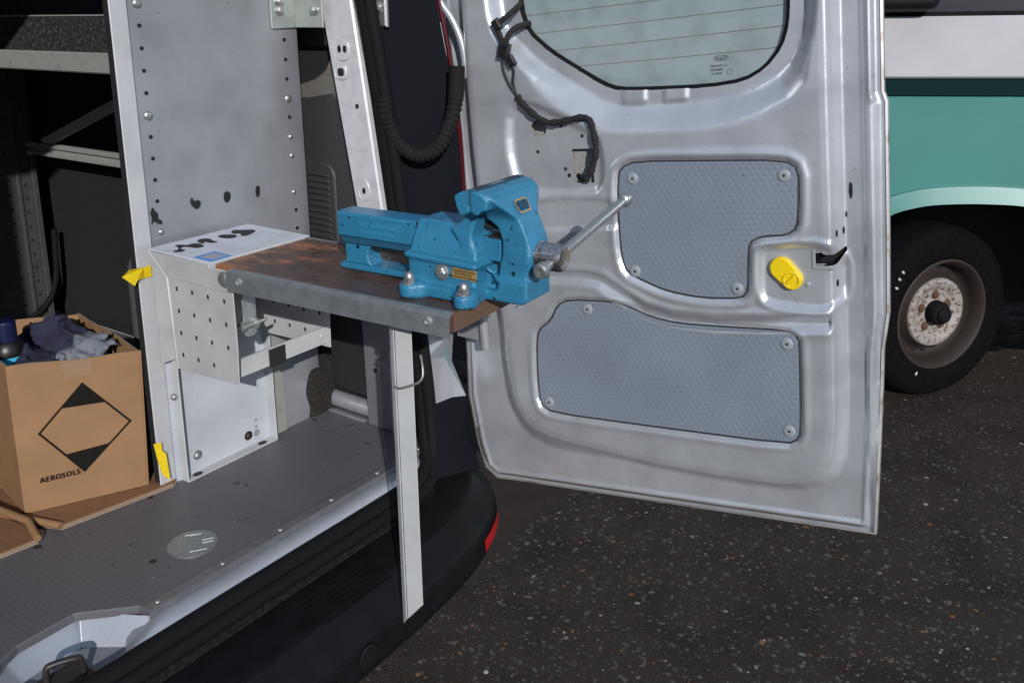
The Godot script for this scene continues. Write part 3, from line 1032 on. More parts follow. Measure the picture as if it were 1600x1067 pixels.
# ------------------------------------------------------------------ the open rear door
func build_door() -> void:
	var outline := (P("-0.075,1.30 -0.058,0.92 -0.052,0.67 -0.074,0.32 -0.081,0.18 -0.066,0.06 -0.05,0.0 -0.02,-0.022 0.03,-0.019 0.44,-0.009 0.842,0.002 0.849,0.13 0.857,0.27 0.861,0.37 0.872,0.445 0.874,0.60 0.875,0.838 0.869,0.856 0.870,1.30"))
	var ridge := rounded(P("0.022,1.4 0.014,0.95 0.015,0.73 0.028,0.55 0.046,0.46 0.061,0.38 0.063,0.28 0.073,0.19 0.105,0.143 0.165,0.122 0.38,0.097 0.567,0.091 0.70,0.095 0.75,0.118 0.772,0.165 0.778,0.25 0.780,0.6 0.779,0.9 0.782,1.4"), 1)
	var glass := rounded(P("0.141,1.21 0.140,1.075 0.156,1.022 0.205,0.977 0.261,0.940 0.325,0.900 0.36,0.887 0.42,0.884 0.55,0.882 0.62,0.889 0.664,0.911 0.696,0.948 0.710,0.993 0.713,1.04 0.713,1.21"), 1)
	var frame := rounded(P("0.095,1.25 0.099,1.08 0.112,1.025 0.183,0.952 0.261,0.906 0.330,0.864 0.36,0.856 0.44,0.855 0.54,0.856 0.625,0.869 0.702,0.906 0.734,0.955 0.745,1.03 0.745,1.25"), 1)
	var upper := rounded(P("0.360,0.70 0.366,0.728 0.40,0.742 0.55,0.741 0.70,0.739 0.726,0.722 0.724,0.65 0.720,0.61 0.70,0.596 0.652,0.593 0.628,0.580 0.624,0.54 0.622,0.485 0.610,0.468 0.53,0.464 0.455,0.474 0.405,0.493 0.368,0.510 0.358,0.545 0.356,0.62"), 1)
	var lower := rounded(P("0.139,0.335 0.146,0.368 0.178,0.392 0.198,0.428 0.226,0.442 0.328,0.444 0.365,0.437 0.414,0.417 0.475,0.407 0.581,0.407 0.692,0.409 0.717,0.396 0.718,0.36 0.716,0.23 0.713,0.192 0.690,0.178 0.388,0.177 0.166,0.178 0.137,0.195 0.135,0.26"), 1)
	var groove := P("0.10,0.488 0.20,0.493 0.27,0.494 0.306,0.488 0.354,0.459 0.403,0.432 0.463,0.418 0.552,0.415 0.66,0.421 0.80,0.430")
	var pull := rounded(P("0.652,0.558 0.664,0.574 0.80,0.577 0.80,0.453 0.664,0.461 0.650,0.478"), 2)
	var wire := rounded(P("0.115,0.86 0.16,0.872 0.22,0.848 0.318,0.792 0.326,0.75 0.325,0.70 0.305,0.677 0.16,0.676 0.118,0.705 0.105,0.78"), 1)
	var blank := rounded(P("0.16,0.664 0.345,0.664 0.352,0.63 0.350,0.602 0.20,0.598 0.158,0.60"), 2)
	var rb := [bounds(frame, 0.07), bounds(upper, 0.04), bounds(lower, 0.04), bounds(pull, 0.03), bounds(wire, 0.03), bounds(blank, 0.03)]
	var dents := FastNoiseLite.new()
	dents.seed = 3
	dents.frequency = 5.0
	var h := func(p: Vector2) -> float:
		var z := 0.0
		var s := psd(p, ridge)
		var wide := 0.024 + 0.022 * smoothstep(0.35, 0.1, p.x) * smoothstep(0.55, 0.3, p.y) + 0.006 * smoothstep(0.2, 0.1, p.y)
		z = -0.036 * smoothstep(0.0, wide, s) - 0.002 * smoothstep(-0.012, 0.0, s)
		# pressed step inside the free edge
		z += 0.007 * smoothstep(0.834, 0.842, p.x) - 0.008 * smoothstep(0.851, 0.856, p.x)
		var e := -psd(p, outline)
		if e < 0.03:
			z -= 0.005 * smoothstep(0.013, 0.009, e) - 0.004 * smoothstep(0.024, 0.019, e) * smoothstep(0.013, 0.017, e)
		if rb[0].has_point(p):
			var f := psd(p, frame)
			var w := 0.03 + 0.030 * smoothstep(0.95, 0.86, p.y)
			z = minf(z, lerpf(-0.034, 0.0, smoothstep(-0.004, w, f)))
			if p.y < 0.9 and f < 0.0:
				z += 0.006 * (smoothstep(0.366, 0.374, p.x) * smoothstep(0.424, 0.416, p.x) + smoothstep(0.455, 0.463, p.x) * smoothstep(0.512, 0.504, p.x)) * smoothstep(0.0, -0.006, f)
		if rb[1].has_point(p):
			var f := psd(p, upper)
			z += -0.006 * smoothstep(0.007, 0.002, f) + 0.004 * exp(-pow((f - 0.014) / 0.007, 2.0))
		if rb[2].has_point(p):
			var f := psd(p, lower)
			z += -0.006 * smoothstep(0.007, 0.002, f) + 0.0025 * exp(-pow((f - 0.013) / 0.006, 2.0))
		if p.y > 0.36 and p.y < 0.54 and p.x > 0.06 and s < 0.0:
			var g := line_dist(p, groove)
			z += (-0.010 * exp(-pow(g / 0.009, 2.0)) + 0.003 * exp(-pow((g - 0.021) / 0.007, 2.0))) * smoothstep(0.09, 0.16, p.x)
		if rb[3].has_point(p):
			var f := psd(p, pull)
			z += -0.006 * smoothstep(0.004, -0.006, f) + 0.003 * exp(-pow((f - 0.010) / 0.005, 2.0))
		if rb[4].has_point(p):
			z += -0.011 * smoothstep(0.012, -0.012, psd(p, wire))
		if rb[5].has_point(p):
			z += -0.007 * smoothstep(0.010, -0.008, psd(p, blank))
		return z + 0.0006 * dents.get_noise_2d(p.x, p.y)
	var round_hole := disc2(Vector2(0.179, 0.816), 0.0185, 28)
	var square_hole := rect(0.255, 0.698, 0.303, 0.770, 0.002, 2)
	var latch_hole := P("0.753,0.563 0.764,0.564 0.768,0.560 0.786,0.560 0.803,0.572 0.805,0.565 0.789,0.541 0.783,0.539 0.753,0.538")
	var st := relief(Rect2(-0.088, -0.03, 0.97, 1.335), 0.004, h, outline, [glass, round_hole, square_hole, latch_hole])
	var door := done(st, "rear_door", M.silver, van)
	door.transform = Transform3D(Basis(Vector3(0.99074, 0.08716, -0.10413), Vector3(-0.09027, 0.99559, -0.0256), Vector3(0.10144, 0.03477, 0.99423)), D0 - Vector3(0, GROUND, 0))
	door.set_meta("label", "open rear door with honeycomb inserts and yellow release handle")
	# outer skin and the folded edge
	var o2 := ccw(outline)
	st = relief(Rect2(-0.088, -0.03, 0.97, 1.335), 0.03, func(_p: Vector2) -> float: return -0.062, outline, [glass])
	done(st, "outer_skin", M.silver_dull, door)
	st = new_st()
	var oo := inset(o2, -0.004)
	for i in o2.size():
		var j := (i + 1) % o2.size()
		var zz := [-0.0415, -0.044, -0.048, -0.058, -0.0625]
		var rings := [o2, oo, oo, oo, o2]
		for k in 4:
			quad(st, v3(rings[k][i], zz[k]), v3(rings[k + 1][i], zz[k + 1]), v3(rings[k + 1][j], zz[k + 1]), v3(rings[k][j], zz[k]), k + 1)
	done(st, "folded_edge", M.seam, door)
	st = new_st()
	var crack := []
	for q in P("-0.062,0.10 -0.052,0.045 -0.036,0.012 -0.012,-0.006 0.03,-0.0065 0.24,-0.002 0.44,0.003 0.64,0.009 0.82,0.0145"):
		crack.append(v3(q, -0.0375))
	tube(st, resample(crack, 6), 0.0016, 6)
	done(st, "sealer_line", mat("old_sealer", lin(0.05, 0.035, 0.025), 0.8), door)
	# glass, rubber, heater lines, printed marks
	var gpoly := inset(ccw(glass), -0.008)
	plate("window_glass", gpoly, -0.050, -0.046, 0.0, M.dusty_glass, door)
	st = new_st()
	var ring := []
	for q in ccw(glass):
		ring.append(v3(q, -0.040))
	ring.append(ring[0])
	tube(st, ring, 0.0065, 8)
	done(st, "window_rubber", M.rubber, door)
	for l in [[0.139, 1.094, 0.714, 1.100], [0.139, 1.058, 0.714, 1.064], [0.156, 1.018, 0.711, 1.027], [0.204, 0.978, 0.698, 0.988], [0.253, 0.942, 0.690, 0.949]]:
		st = new_st()
		tube(st, [Vector3(l[0], l[1], -0.0453), Vector3((l[0] + l[2]) / 2, (l[1] + l[3]) / 2 - 0.001, -0.0453), Vector3(l[2], l[3], -0.0453)], 0.0007, 6)
		done(st, "heater_line", M.heater_line, door)
	st = new_st()
	for k in 40:
		var a0 := TAU * k / 40
		var a1 := TAU * (k + 1) / 40
		quad(st, Vector3(0.575 + 0.0148 * cos(a0), 0.9365 + 0.0058 * sin(a0), -0.0452), Vector3(0.575 + 0.0138 * cos(a0), 0.9365 + 0.0050 * sin(a0), -0.0452), Vector3(0.575 + 0.0138 * cos(a1), 0.9365 + 0.0050 * sin(a1), -0.0452), Vector3(0.575 + 0.0148 * cos(a1), 0.9365 + 0.0058 * sin(a1), -0.0452))
		var c := Vector2(0.591, 0.909)
		quad(st, Vector3(c.x + 0.0055 * cos(a0), c.y + 0.0055 * sin(a0), -0.0452), Vector3(c.x + 0.0047 * cos(a0), c.y + 0.0047 * sin(a0), -0.0452), Vector3(c.x + 0.0047 * cos(a1), c.y + 0.0047 * sin(a1), -0.0452), Vector3(c.x + 0.0055 * cos(a1), c.y + 0.0055 * sin(a1), -0.0452))
	done(st, "glass_mark", M.glass_print, door)
	# the marks are printed on the outside of the pane, so they read mirrored from in here
	var mirror := Basis(Vector3(-1, 0, 0), Vector3(0, 1, 0), Vector3(0, 0, -1))
	words(door, "Ford", "glass_mark", M.glass_print, Transform3D(mirror, Vector3(0.575, 0.9365, -0.0449)), 0.0072, true)
	words(door, "E1 43R-00051", "glass_mark", M.glass_print, Transform3D(mirror, Vector3(0.569, 0.922, -0.0449)), 0.0042)
	words(door, "TEMPERED", "glass_mark", M.glass_print, Transform3D(mirror, Vector3(0.566, 0.9145, -0.0449)), 0.0042)
	words(door, "M40 AS2", "glass_mark", M.glass_print, Transform3D(mirror, Vector3(0.565, 0.907, -0.0449)), 0.0042)
	# inserts
	for w in 2:
		var shape: PackedVector2Array = upper if w == 0 else lower
		var ins := plate("upper_insert" if w == 0 else "lower_insert", inset(ccw(shape), 0.0015), -0.0085, -0.0035, 0.001, M.insert, door)
		st = new_st()
		var er := []
		for q in inset(ccw(shape), -0.0005):
			er.append(v3(q, -0.0048))
		er.append(er[0])
		tube(st, er, 0.0017, 6)
		done(st, "insert_gap", M.insert_edge, door)
		for q in (P("0.393,0.707 0.700,0.710 0.387,0.513 0.602,0.487") if w == 0 else P("0.271,0.424 0.695,0.382 0.160,0.202 0.694,0.205")):
			st = new_st()
			lathe(st, P("0.0125,0 0.0118,0.0016 0.009,0.003 0.005,0.0036 0.0035,0.0030 0,0.0030"), axis_xf(v3(q, -0.0036), Vector3(0, 0, 1)), 24)
			done(st, "push_rivet", M.washer_plastic, door)
			st = new_st()
			lathe(st, P("0.0026,0 0.0026,0.0004 0,0.0004"), axis_xf(v3(q, -0.0004), Vector3(0, 0, 1)), 12)
			done(st, "rivet_hole", M.hole, door)
	# release handle
	var c0 := Vector2(0.690, 0.532)
	var c1 := Vector2(0.709, 0.512)
	var hp := PackedVector2Array()
	var dir := (c1 - c0).angle()
	for i in 13:
		var a := dir - PI / 2 + PI * i / 12
		hp.append(c1 + Vector2(cos(a), sin(a)) * 0.0205)
	for i in 13:
		var a := dir + PI / 2 + PI * i / 12
		hp.append(c0 + Vector2(cos(a), sin(a)) * 0.0225)
	plate("release_handle", hp, -0.009, 0.006, 0.0035, M.yellow_plastic, door, Transform3D.IDENTITY, 4)
	st = new_st()
	lathe(st, P("0.0175,0 0.0175,0.0012 0.0150,0.0022 0.0128,0.0014 0.0120,-0.003 0,-0.003"), axis_xf(Vector3(c1.x + 0.001, c1.y - 0.001, 0.0061), Vector3(0, 0, 1)), 28)
	done(st, "handle_cup", M.yellow_plastic, door)
	var ang := Transform3D(Basis(Vector3(0, 0, 1), 0.75), Vector3(c1.x, c1.y, 0))
	one_box("handle_tab", Vector3(-0.0115, -0.003, 0.004), Vector3(0.0115, 0.003, 0.010), 0.0012, M.yellow_plastic, door, ang)
	# latch slot lining, lock holes and small holes
	plate("wiring_backing", rect(0.14, 0.68, 0.315, 0.845), -0.030, -0.027, 0.0, M.cavity, door)
	st = new_st()
	extrude(st, latch_hole, -0.05, -0.045, 0.0)
	done(st, "latch_pocket", M.hole, door)
	plate("latch_rim", P("0.747,0.568 0.7525,0.568 0.7525,0.5375 0.786,0.5375 0.786,0.532 0.747,0.532"), -0.0055, -0.0035, 0.0008, M.washer_plastic, door)
	st = new_st()
	for q in [[0.813, 0.677, 0.0035, 0.016], [0.804, 0.632, 0.002, 0.006], [0.790, 0.599, 0.003, 0.007], [0.799, 0.602, 0.003, 0.007], [0.789, 0.504, 0.0035, 0.007], [0.281, 0.797, 0.0035, 0.004], [0.173, 0.766, 0.0035, 0.004], [0.237, 0.728, 0.0035, 0.004], [0.245, 0.714, 0.004, 0.0045], [0.232, 0.82, 0.003, 0.003], [0.153, 0.71, 0.0012, 0.0012]]:
		var p2 := Vector2(q[0], q[1])
		var e := 0.004
		var n := Vector3(-(h.call(p2 + Vector2(e, 0)) - h.call(p2 - Vector2(e, 0))) / (2 * e), -(h.call(p2 + Vector2(0, e)) - h.call(p2 - Vector2(0, e))) / (2 * e), 1).normalized()
		lathe(st, P("1,0 1,0.0008 0,0.0008"), axis_xf(v3(p2, h.call(p2)), n) * Transform3D(Basis.IDENTITY, Vector3.ZERO), 14, false, Vector2(q[2], q[3]))
	var sh := done(st, "small_hole", M.hole, door)
	sh.set_meta("kind", "stuff")
	plate("embossed_stud", disc2(Vector2(0.738, 0.502), 0.004, 14), -0.007, -0.002, 0.001, M.silver, door, Transform3D.IDENTITY, 2)
	# taped wiring
	var w1 := []
	for q in P("0.236,0.829 0.267,0.834 0.304,0.834 0.317,0.80 0.318,0.762 0.305,0.725 0.292,0.708"):
		w1.append(v3(q, 0.006))
	var wa := []
	for q in P("0.142,0.889 0.152,0.873 0.177,0.849 0.205,0.831 0.236,0.829"):
		wa.append(v3(q, 0.006))
	var loom := resample(wa.slice(0, 4) + w1, 8)
	var lr := []
	for i in loom.size():
		lr.append(0.0068 + 0.0009 * sin(i * 0.9) + 0.0008 * sin(i * 2.3 + 1.0))
	st = new_st()
	tube(st, loom, lr, 10)
	var lm := done(st, "taped_wiring", M.cloth_tape, door)
	st = new_st()
	tube(st, resample([Vector3(0.292, 0.708, 0.004), Vector3(0.285, 0.702, -0.010), Vector3(0.268, 0.706, -0.022), Vector3(0.258, 0.712, -0.03)], 4), 0.006, 8)
	done(st, "wire_tail", M.wire_black, lm)
	for pth in [[Vector3(0.15, 1.085, -0.03), Vector3(0.135, 1.062, 0.0), Vector3(0.112, 1.046, 0.008), Vector3(0.104, 1.038, 0.009), Vector3(0.113, 1.015, 0.009), Vector3(0.117, 0.99, 0.010)], [Vector3(0.165, 1.040, -0.032), Vector3(0.145, 1.033, -0.006), Vector3(0.130, 1.015, 0.008), Vector3(0.124, 0.992, 0.010)], [Vector3(0.114, 0.975, 0.010), Vector3(0.116, 0.945, 0.010), Vector3(0.127, 0.915, 0.009), Vector3(0.141, 0.891, 0.007)], [Vector3(0.134, 0.967, 0.010), Vector3(0.140, 0.945, 0.010), Vector3(0.136, 0.92, 0.009), Vector3(0.141, 0.891, 0.007)]]:
		st = new_st()
		tube(st, resample(pth, 6), 0.0062 if pth[0].y > 1.0 else 0.0022, 9)
		done(st, "wire", M.cloth_tape if pth[0].y > 1.0 else M.wire_black, lm)
	one_box("plug", Vector3(-0.013, -0.016, -0.008), Vector3(0.013, 0.016, 0.009), 0.003, M.wire_black, lm, Transform3D(Basis(Vector3(0, 0, 1), -0.25), Vector3(0.121, 0.986, 0.011)))
	one_box("plug", Vector3(-0.009, -0.012, -0.006), Vector3(0.009, 0.012, 0.007), 0.003, M.wire_black, lm, Transform3D(Basis(Vector3(0, 0, 1), 0.5), Vector3(0.136, 0.963, 0.011)))
	one_box("plug", Vector3(-0.010, -0.012, -0.006), Vector3(0.010, 0.014, 0.008), 0.004, M.wire_black, lm, Transform3D(Basis(Vector3(0, 0, 1), 0.5), Vector3(0.107, 1.040, 0.009)))

func v3(p: Vector2, z: float) -> Vector3:
	return Vector3(p.x, p.y, z)

func words(parent: Node, text: String, called: String, m: Material, xf: Transform3D, height: float, serif := false, bold := false) -> MeshInstance3D:
	var t := TextMesh.new()
	var f := SystemFont.new()
	f.font_names = PackedStringArray(["Droid Serif" if serif else "Droid Sans"])
	f.font_italic = serif
	f.font_weight = 700 if bold else 400
	t.font = f
	t.text = text
	t.font_size = 32
	t.pixel_size = height / 24.0
	t.depth = height * 0.03
	t.curve_step = 2.0
	t.material = m
	var o := MeshInstance3D.new()
	o.mesh = t
	put(parent, called, o)
	o.transform = xf
	return o

# ------------------------------------------------------------------ shelving rack
func build_rack() -> void:
	var r := thing("shelving_rack", "aluminium shelving unit with punched end panel inside the van", "shelving", Vector3(-1.68, 0, -1.25))
	var up := Transform3D(Basis.IDENTITY, Vector3(1.68, 0, 1.25))
	var yz := up * Transform3D(Basis(Vector3(0, 0, 1), Vector3(0, 1, 0), Vector3(-1, 0, 0)), Vector3.ZERO)  # polygon (z, y), depth to -x
	# end panel with its rolled right edge
	var st := new_st()
	var prof := []
	for i in 9:
		prof.append(Vector2(-1.688 + 0.008 * sin(i * PI / 16), -1.482 - 0.008 + 0.008 * (1 - cos(i * PI / 16)) ))
	var a := []
	var b := []
	for q in [Vector2(-1.72, -1.49), Vector2(-1.688, -1.49), Vector2(-1.683, -1.488), Vector2(-1.680, -1.483), Vector2(-1.680, -1.44), Vector2(-1.6805, -1.34), Vector2(-1.681, -1.25), Vector2(-1.6815, -1.15), Vector2(-1.681, -1.056)]:
		a.append(up * Vector3(q.x, 0.0, q.y))
		b.append(up * Vector3(q.x, 1.2, q.y))
	for i in a.size() - 1:
		quad(st, a[i + 1], a[i], b[i], b[i + 1], 1)
	var panel := done(st, "end_panel", M.aluminium, r)
	st = new_st()
	for i in 9:
		extrude(st, disc2(Vector2(-1.087, 0.962 - i * 0.0437), 0.0042, 12), 1.6796, 1.6806, 0.0, yz)
	for y in [0.919, 0.875, 0.831, 0.744, 0.526, 0.482]:
		extrude(st, disc2(Vector2(-1.446, y), 0.0045, 12), 1.6788, 1.6800, 0.0, yz)
	done(st, "punched_hole", M.hole, panel).set_meta("kind", "stuff")
	for q in [Vector2(-1.086, 1.004), Vector2(-1.086, 0.786), Vector2(-1.446, 0.786), Vector2(-1.445, 0.699), Vector2(-1.445, 0.655), Vector2(-1.444, 0.569), Vector2(-1.088, 0.548)]:
		st = new_st()
		dome_rivet(st, axis_xf(up * Vector3(-1.6805, q.y, q.x), Vector3(1, 0, 0)), 0.0095 if q.y > 0.7 and q.y != 0.699 else 0.0065, 0.005)
		done(st, "rivet", M.steel, panel)
	# black paint spots where fixings were
	for sp in ["-1.167,0.607 -1.173,0.596 -1.182,0.598 -1.189,0.592 -1.185,0.582 -1.176,0.578 -1.168,0.585 -1.163,0.596", "-1.249,0.600 -1.256,0.604 -1.264,0.600 -1.266,0.590 -1.260,0.580 -1.252,0.578 -1.247,0.588", "-1.335,0.600 -1.343,0.602 -1.346,0.594 -1.344,0.580 -1.337,0.574 -1.333,0.586", "-1.068,0.592 -1.075,0.603 -1.078,0.594 -1.085,0.588 -1.084,0.576 -1.094,0.570 -1.090,0.563 -1.080,0.568 -1.074,0.574 -1.068,0.566 -1.071,0.578"]:
		plate("paint_spot", rounded(P(sp), 1), 1.6788, 1.6801, 0.0, M.black_paint, panel, yz)
	# front post: white flange, returns behind
	st = new_st()
	box(st, Vector3(-1.6785, 0.0, -1.061), Vector3(-1.6745, 1.2, -1.0235), 0.0015, up)
	var post := done(st, "front_post", M.post_alu, r)
	st = new_st()
	dome_rivet(st, axis_xf(up * Vector3(-1.666, 0.196, -1.070), Vector3(0.6, 0, 1)), 0.0075, 0.007)
	done(st, "screw", M.dull_steel, post)
	one_box("post_side", Vector3(-1.700, 0.0, -1.030), Vector3(-1.6786, 1.2, -1.0265), 0.0, M.interior_dark, post, up)
	# next end panel further in
	st = new_st()
	box(st, Vector3(-2.96, 0, -1.49), Vector3(-2.955, 1.2, -1.03), 0.0, up)
	box(st, Vector3(-2.955, 0, -1.49), Vector3(-2.94, 1.2, -1.472), 0.002, up)
	box(st, Vector3(-2.955, 0, -1.44), Vector3(-2.948, 1.2, -1.428), 0.002, up)
	var p2 := done(st, "inner_end_panel", M.interior_grey, r)
	st = new_st()
	for i in 24:
		extrude(st, disc2(Vector2(-1.455, 0.05 + i * 0.045), 0.005, 8), 2.9535, 2.9545, 0.0, yz)
		extrude(st, disc2(Vector2(-1.405, 0.07 + i * 0.045), 0.005, 8), 2.9535, 2.9545, 0.0, yz)
	done(st, "punched_hole", M.hole, p2).set_meta("kind", "stuff")
	# shelf deck and its front beam
	one_box("shelf_beam", Vector3(-2.955, 0.867, -1.066), Vector3(-1.7155, 0.909, -1.058), 0.003, M.rack_grey, r, up)
	one_box("shelf_deck", Vector3(-2.955, 0.895, -1.47), Vector3(-1.7155, 0.903, -1.067), 0.002, mat("shelf_mat", lin(0.07, 0.066, 0.063), 0.6, 0.0, ntex(31, 0.05, [[0.0, 0.4], [0.55, 0.7], [0.72, 0.9], [0.80, 2.2], [1.0, 3.0]], 6), 3.0), r, up)
	one_box("shelf_upright", Vector3(-2.955, 0.9035, -1.105), Vector3(-1.7155, 0.980, -1.090), 0.002, M.shelf_mat, r, up)
	one_box("upright_edging", Vector3(-2.955, 0.9802, -1.107), Vector3(-1.7155, 0.9835, -1.088), 0.001, M.rack_grey, r, up)
	one_box("deck_edge", Vector3(-2.955, 0.895, -1.478), Vector3(-1.7155, 0.914, -1.471), 0.002, M.rack_grey, r, up)
	# back rail with grooves, brace
	st = new_st()
	box(st, Vector3(-2.94, 0.553, -1.49), Vector3(-1.70, 0.592, -1.478), 0.002, up)
	for y in [0.553, 0.579]:
		box(st, Vector3(-2.92, y, -1.4785), Vector3(-1.70, y + 0.013, -1.469), 0.002, up)
	var rail := done(st, "back_rail", M.rack_grey, r)
	for y in [0.585, 0.560]:
		st = new_st()
		lathe(st, P("0.009,0 0.009,0.006 0.006,0.012 0,0.013"), axis_xf(up * Vector3(-2.925, y, -1.468), Vector3(0.4, 0, 1)), 12)
		done(st, "screw", M.steel, rail)
	var d := Vector2(-1.72, 0.975) - Vector2(-2.87, 0.588)
	var br := Transform3D(Basis(Vector3(0, 0, 1), d.angle()), Vector3(-2.87, 0.588, -1.486))
	one_box("diagonal_brace", Vector3(0.0, -0.016, 0.0), Vector3(d.length(), 0.016, 0.004), 0.001, mat("brace_alu", lin(0.62, 0.63, 0.60), 0.5, 0.2, M.post_alu.albedo_texture, 6.0), r, up * br)
	# hose lying over the inner panel
	st = new_st()
	tube(st, resample([up * Vector3(-2.94, 0.30, -1.52), up * Vector3(-2.94, 0.211, -1.514), up * Vector3(-2.94, 0.147, -1.508), up * Vector3(-2.94, 0.084, -1.485), up * Vector3(-2.94, 0.044, -1.442), up * Vector3(-2.94, 0.022, -1.389), up * Vector3(-2.94, 0.019, -1.328), up * Vector3(-2.94, 0.012, -1.20)], 5), 0.010, 8)
	done(st, "hose", M.rubber, r)
	# galvanised angle that ties the panel to the pillar
	st = new_st()
	box(st, Vector3(-1.679, 0.945, -1.477), Vector3(-1.6735, 1.10, -1.409), 0.001, up)
	var tilt := Transform3D(Basis(Vector3.UP, 0.0), Vector3.ZERO)
	box(st, Vector3(-1.679, 0.945, -1.4825), Vector3(-1.585, 1.10, -1.477), 0.001, up * tilt)
	var ang := done(st, "tie_angle", mat("passivated", lin(0.46, 0.50, 0.47), 0.35, 0.55, M.zinc.albedo_texture, 2.0), r)
	for q in [Vector3(-1.6735, 0.983, -1.432), Vector3(-1.6735, 1.003, -1.432)]:
		st = new_st()
		hex_bolt(st, axis_xf(up * q, Vector3(1, 0, 0)), 0.0085, 0.010)
		done(st, "bolt", M.steel, ang)
	st = new_st()
	hex_bolt(st, axis_xf(up * Vector3(-1.608, 0.983, -1.477), Vector3(0, 0, 1)), 0.009, 0.012)
	done(st, "bolt", M.steel, ang)

# ------------------------------------------------------------------ fold-out bench
func build_bench() -> void:
	var t := thing("fold_out_bench", "fold-out bench with wooden top, white perforated bracket and single white leg", "workbench", Vector3(-1.655, 0, -1.16))
	var up := Transform3D(Basis.IDENTITY, Vector3(1.655, 0, 1.16))
	var flat := up * Transform3D(Basis(Vector3.RIGHT, -PI / 2), Vector3.ZERO)   # polygon (x, -z), up = depth
	var yz := up * Transform3D(Basis(Vector3(0, 0, 1), Vector3(0, 1, 0), Vector3(-1, 0, 0)), Vector3.ZERO)
	# floor channel under the bracket: back, sides, bottom
	var st := new_st()
	box(st, Vector3(-1.679, 0.0, -1.330), Vector3(-1.6755, 0.335, -1.062), 0.0, up)
	box(st, Vector3(-1.679, 0.335, -1.287), Vector3(-1.6755, 0.52, -1.062), 0.0, up)
	var ch := done(st, "wall_channel", mat("channel_white", lin(0.48, 0.505, 0.55), 0.45, 0.0, M.white_metal.albedo_texture, 1.1), t)
	overlay(M.channel_white, M.white_metal.detail_albedo, 1.3)
	plate("channel_side", P("-1.6754,0.0 -1.652,0.0 -1.652,0.512 -1.6754,0.512"), -1.0775, -1.0745, 0.001, M.white_metal, ch, up)
	plate("channel_side", P("-1.6754,0.0 -1.652,0.0 -1.652,0.30 -1.6754,0.34"), -1.3205, -1.3175, 0.001, M.white_metal, ch, up)
	one_box("channel_foot", Vector3(-1.6753, 0.0002, -1.3174), Vector3(-1.652, 0.003, -1.0776), 0.001, M.white_metal, ch, up)
	one_box("channel_wing", Vector3(-1.6795, 0.0, -1.37), Vector3(-1.6765, 0.34, -1.331), 0.0, M.rack_grey, ch, up)
	for q in [[-1.118, 0.040, 0.010], [-1.255, 0.030, 0.010], [-1.279, 0.028, 0.0085], [-1.279, 0.043, 0.004], [-1.279, 0.060, 0.0035]]:
		st = new_st()
		if q[2] > 0.009:
			hex_bolt(st, axis_xf(up * Vector3(-1.6755, q[1], q[0]), Vector3(1, 0, 0)), q[2] * 0.8, 0.008)
			done(st, "bolt", M.dull_steel if q[0] > -1.2 else M.greasy, ch)
		else:
			lathe(st, P("1,0 1,0.0008 0,0.0008".replace("1,", "%f," % q[2])), axis_xf(up * Vector3(-1.6755, q[1], q[0]), Vector3(1, 0, 0)), 16)
			done(st, "slot_hole", M.cavity, ch)
	for z in [-1.107, -1.284]:
		st = new_st()
		lathe(st, P("0.010,0 0.010,0.0006 0.006,0.0008 0.0055,0.0002 0,0.0002"), up * Transform3D(Basis.IDENTITY, Vector3(-1.664, 0.003, z)), 18, false, Vector2(0.8, 1.2))
		done(st, "slot_hole", M.greasy, ch)
	# bracket: two perforated cheeks, top plate
	var cheek := P("-1.654,0.524 -1.465,0.524 -1.463,0.517 -1.45,0.5165 -1.420,0.519 -1.405,0.514 -1.399,0.503 -1.399,0.363 -1.404,0.292 -1.603,0.285 -1.606,0.478 -1.652,0.522")
	for side in 2:
		var z := -1.043 if side == 0 else -1.2875
		var c := plate("perforated_cheek", P("-1.653,0.522 -1.603,0.478 -1.598,0.285 -1.404,0.295 -1.399,0.363 -1.399,0.503 -1.405,0.514 -1.420,0.519 -1.46,0.518 -1.463,0.524") if side == 0 else P("-1.653,0.522 -1.653,0.285 -1.605,0.283 -1.414,0.290 -1.410,0.40 -1.410,0.503 -1.42,0.519 -1.463,0.524"), z, z + 0.0025, 0.0008, M.white_metal, t, up)
		if side == 0:
			plate("folded_lip", P("-1.6535,0.523 -1.600,0.4775 -1.44,0.4765 -1.40,0.478 -1.398,0.503 -1.404,0.5145 -1.420,0.520 -1.46,0.519 -1.463,0.5245"), z + 0.0027, z + 0.0048, 0.0012, M.white_metal, c, up)
			st = new_st()
			tube(st, [up * Vector3(-1.6535, 0.522, z + 0.003), up * Vector3(-1.602, 0.478, z + 0.003), up * Vector3(-1.597, 0.286, z + 0.001)], 0.003, 8)
			done(st, "fold_edge", M.white_metal, c)
		st = new_st()
		for i in 4:
			for j in 4:
				if i == 3 and j == 3:
					continue
				var x := -1.573 + i * 0.0488 + (0.0 if side == 0 else -0.0145)
				var y := 0.4575 - j * 0.046 - (0.0 if side == 0 else 0.004)
				var hs := 0.0028
				extrude(st, rect(x - hs, y - 0.0042, x + hs, y + 0.0042), z + 0.0024, z + 0.0029, 0.0, up)
		done(st, "punched_hole", M.hole, c).set_meta("kind", "stuff")
	# upright behind the near cheek
	plate("bracket_back", P("-1.6515,0.0 -1.6515,0.0"), 0, 0, 0, M.white_metal, t, up) if false else null
	one_box("bracket_upright", Vector3(-1.6515, 0.285, -1.2870), Vector3(-1.648, 0.52, -1.0405), 0.0, M.white_metal, t, up)
	st = new_st()
	lathe(st, P("0.0155,0 0.0150,0.004 0.012,0.007 0.006,0.009 0,0.0095"), axis_xf(up * Vector3(-1.4155, 0.503, -1.0382), Vector3(0, 0, 1)), 24, true)
	done(st, "pivot_bolt", M.dull_steel, t)
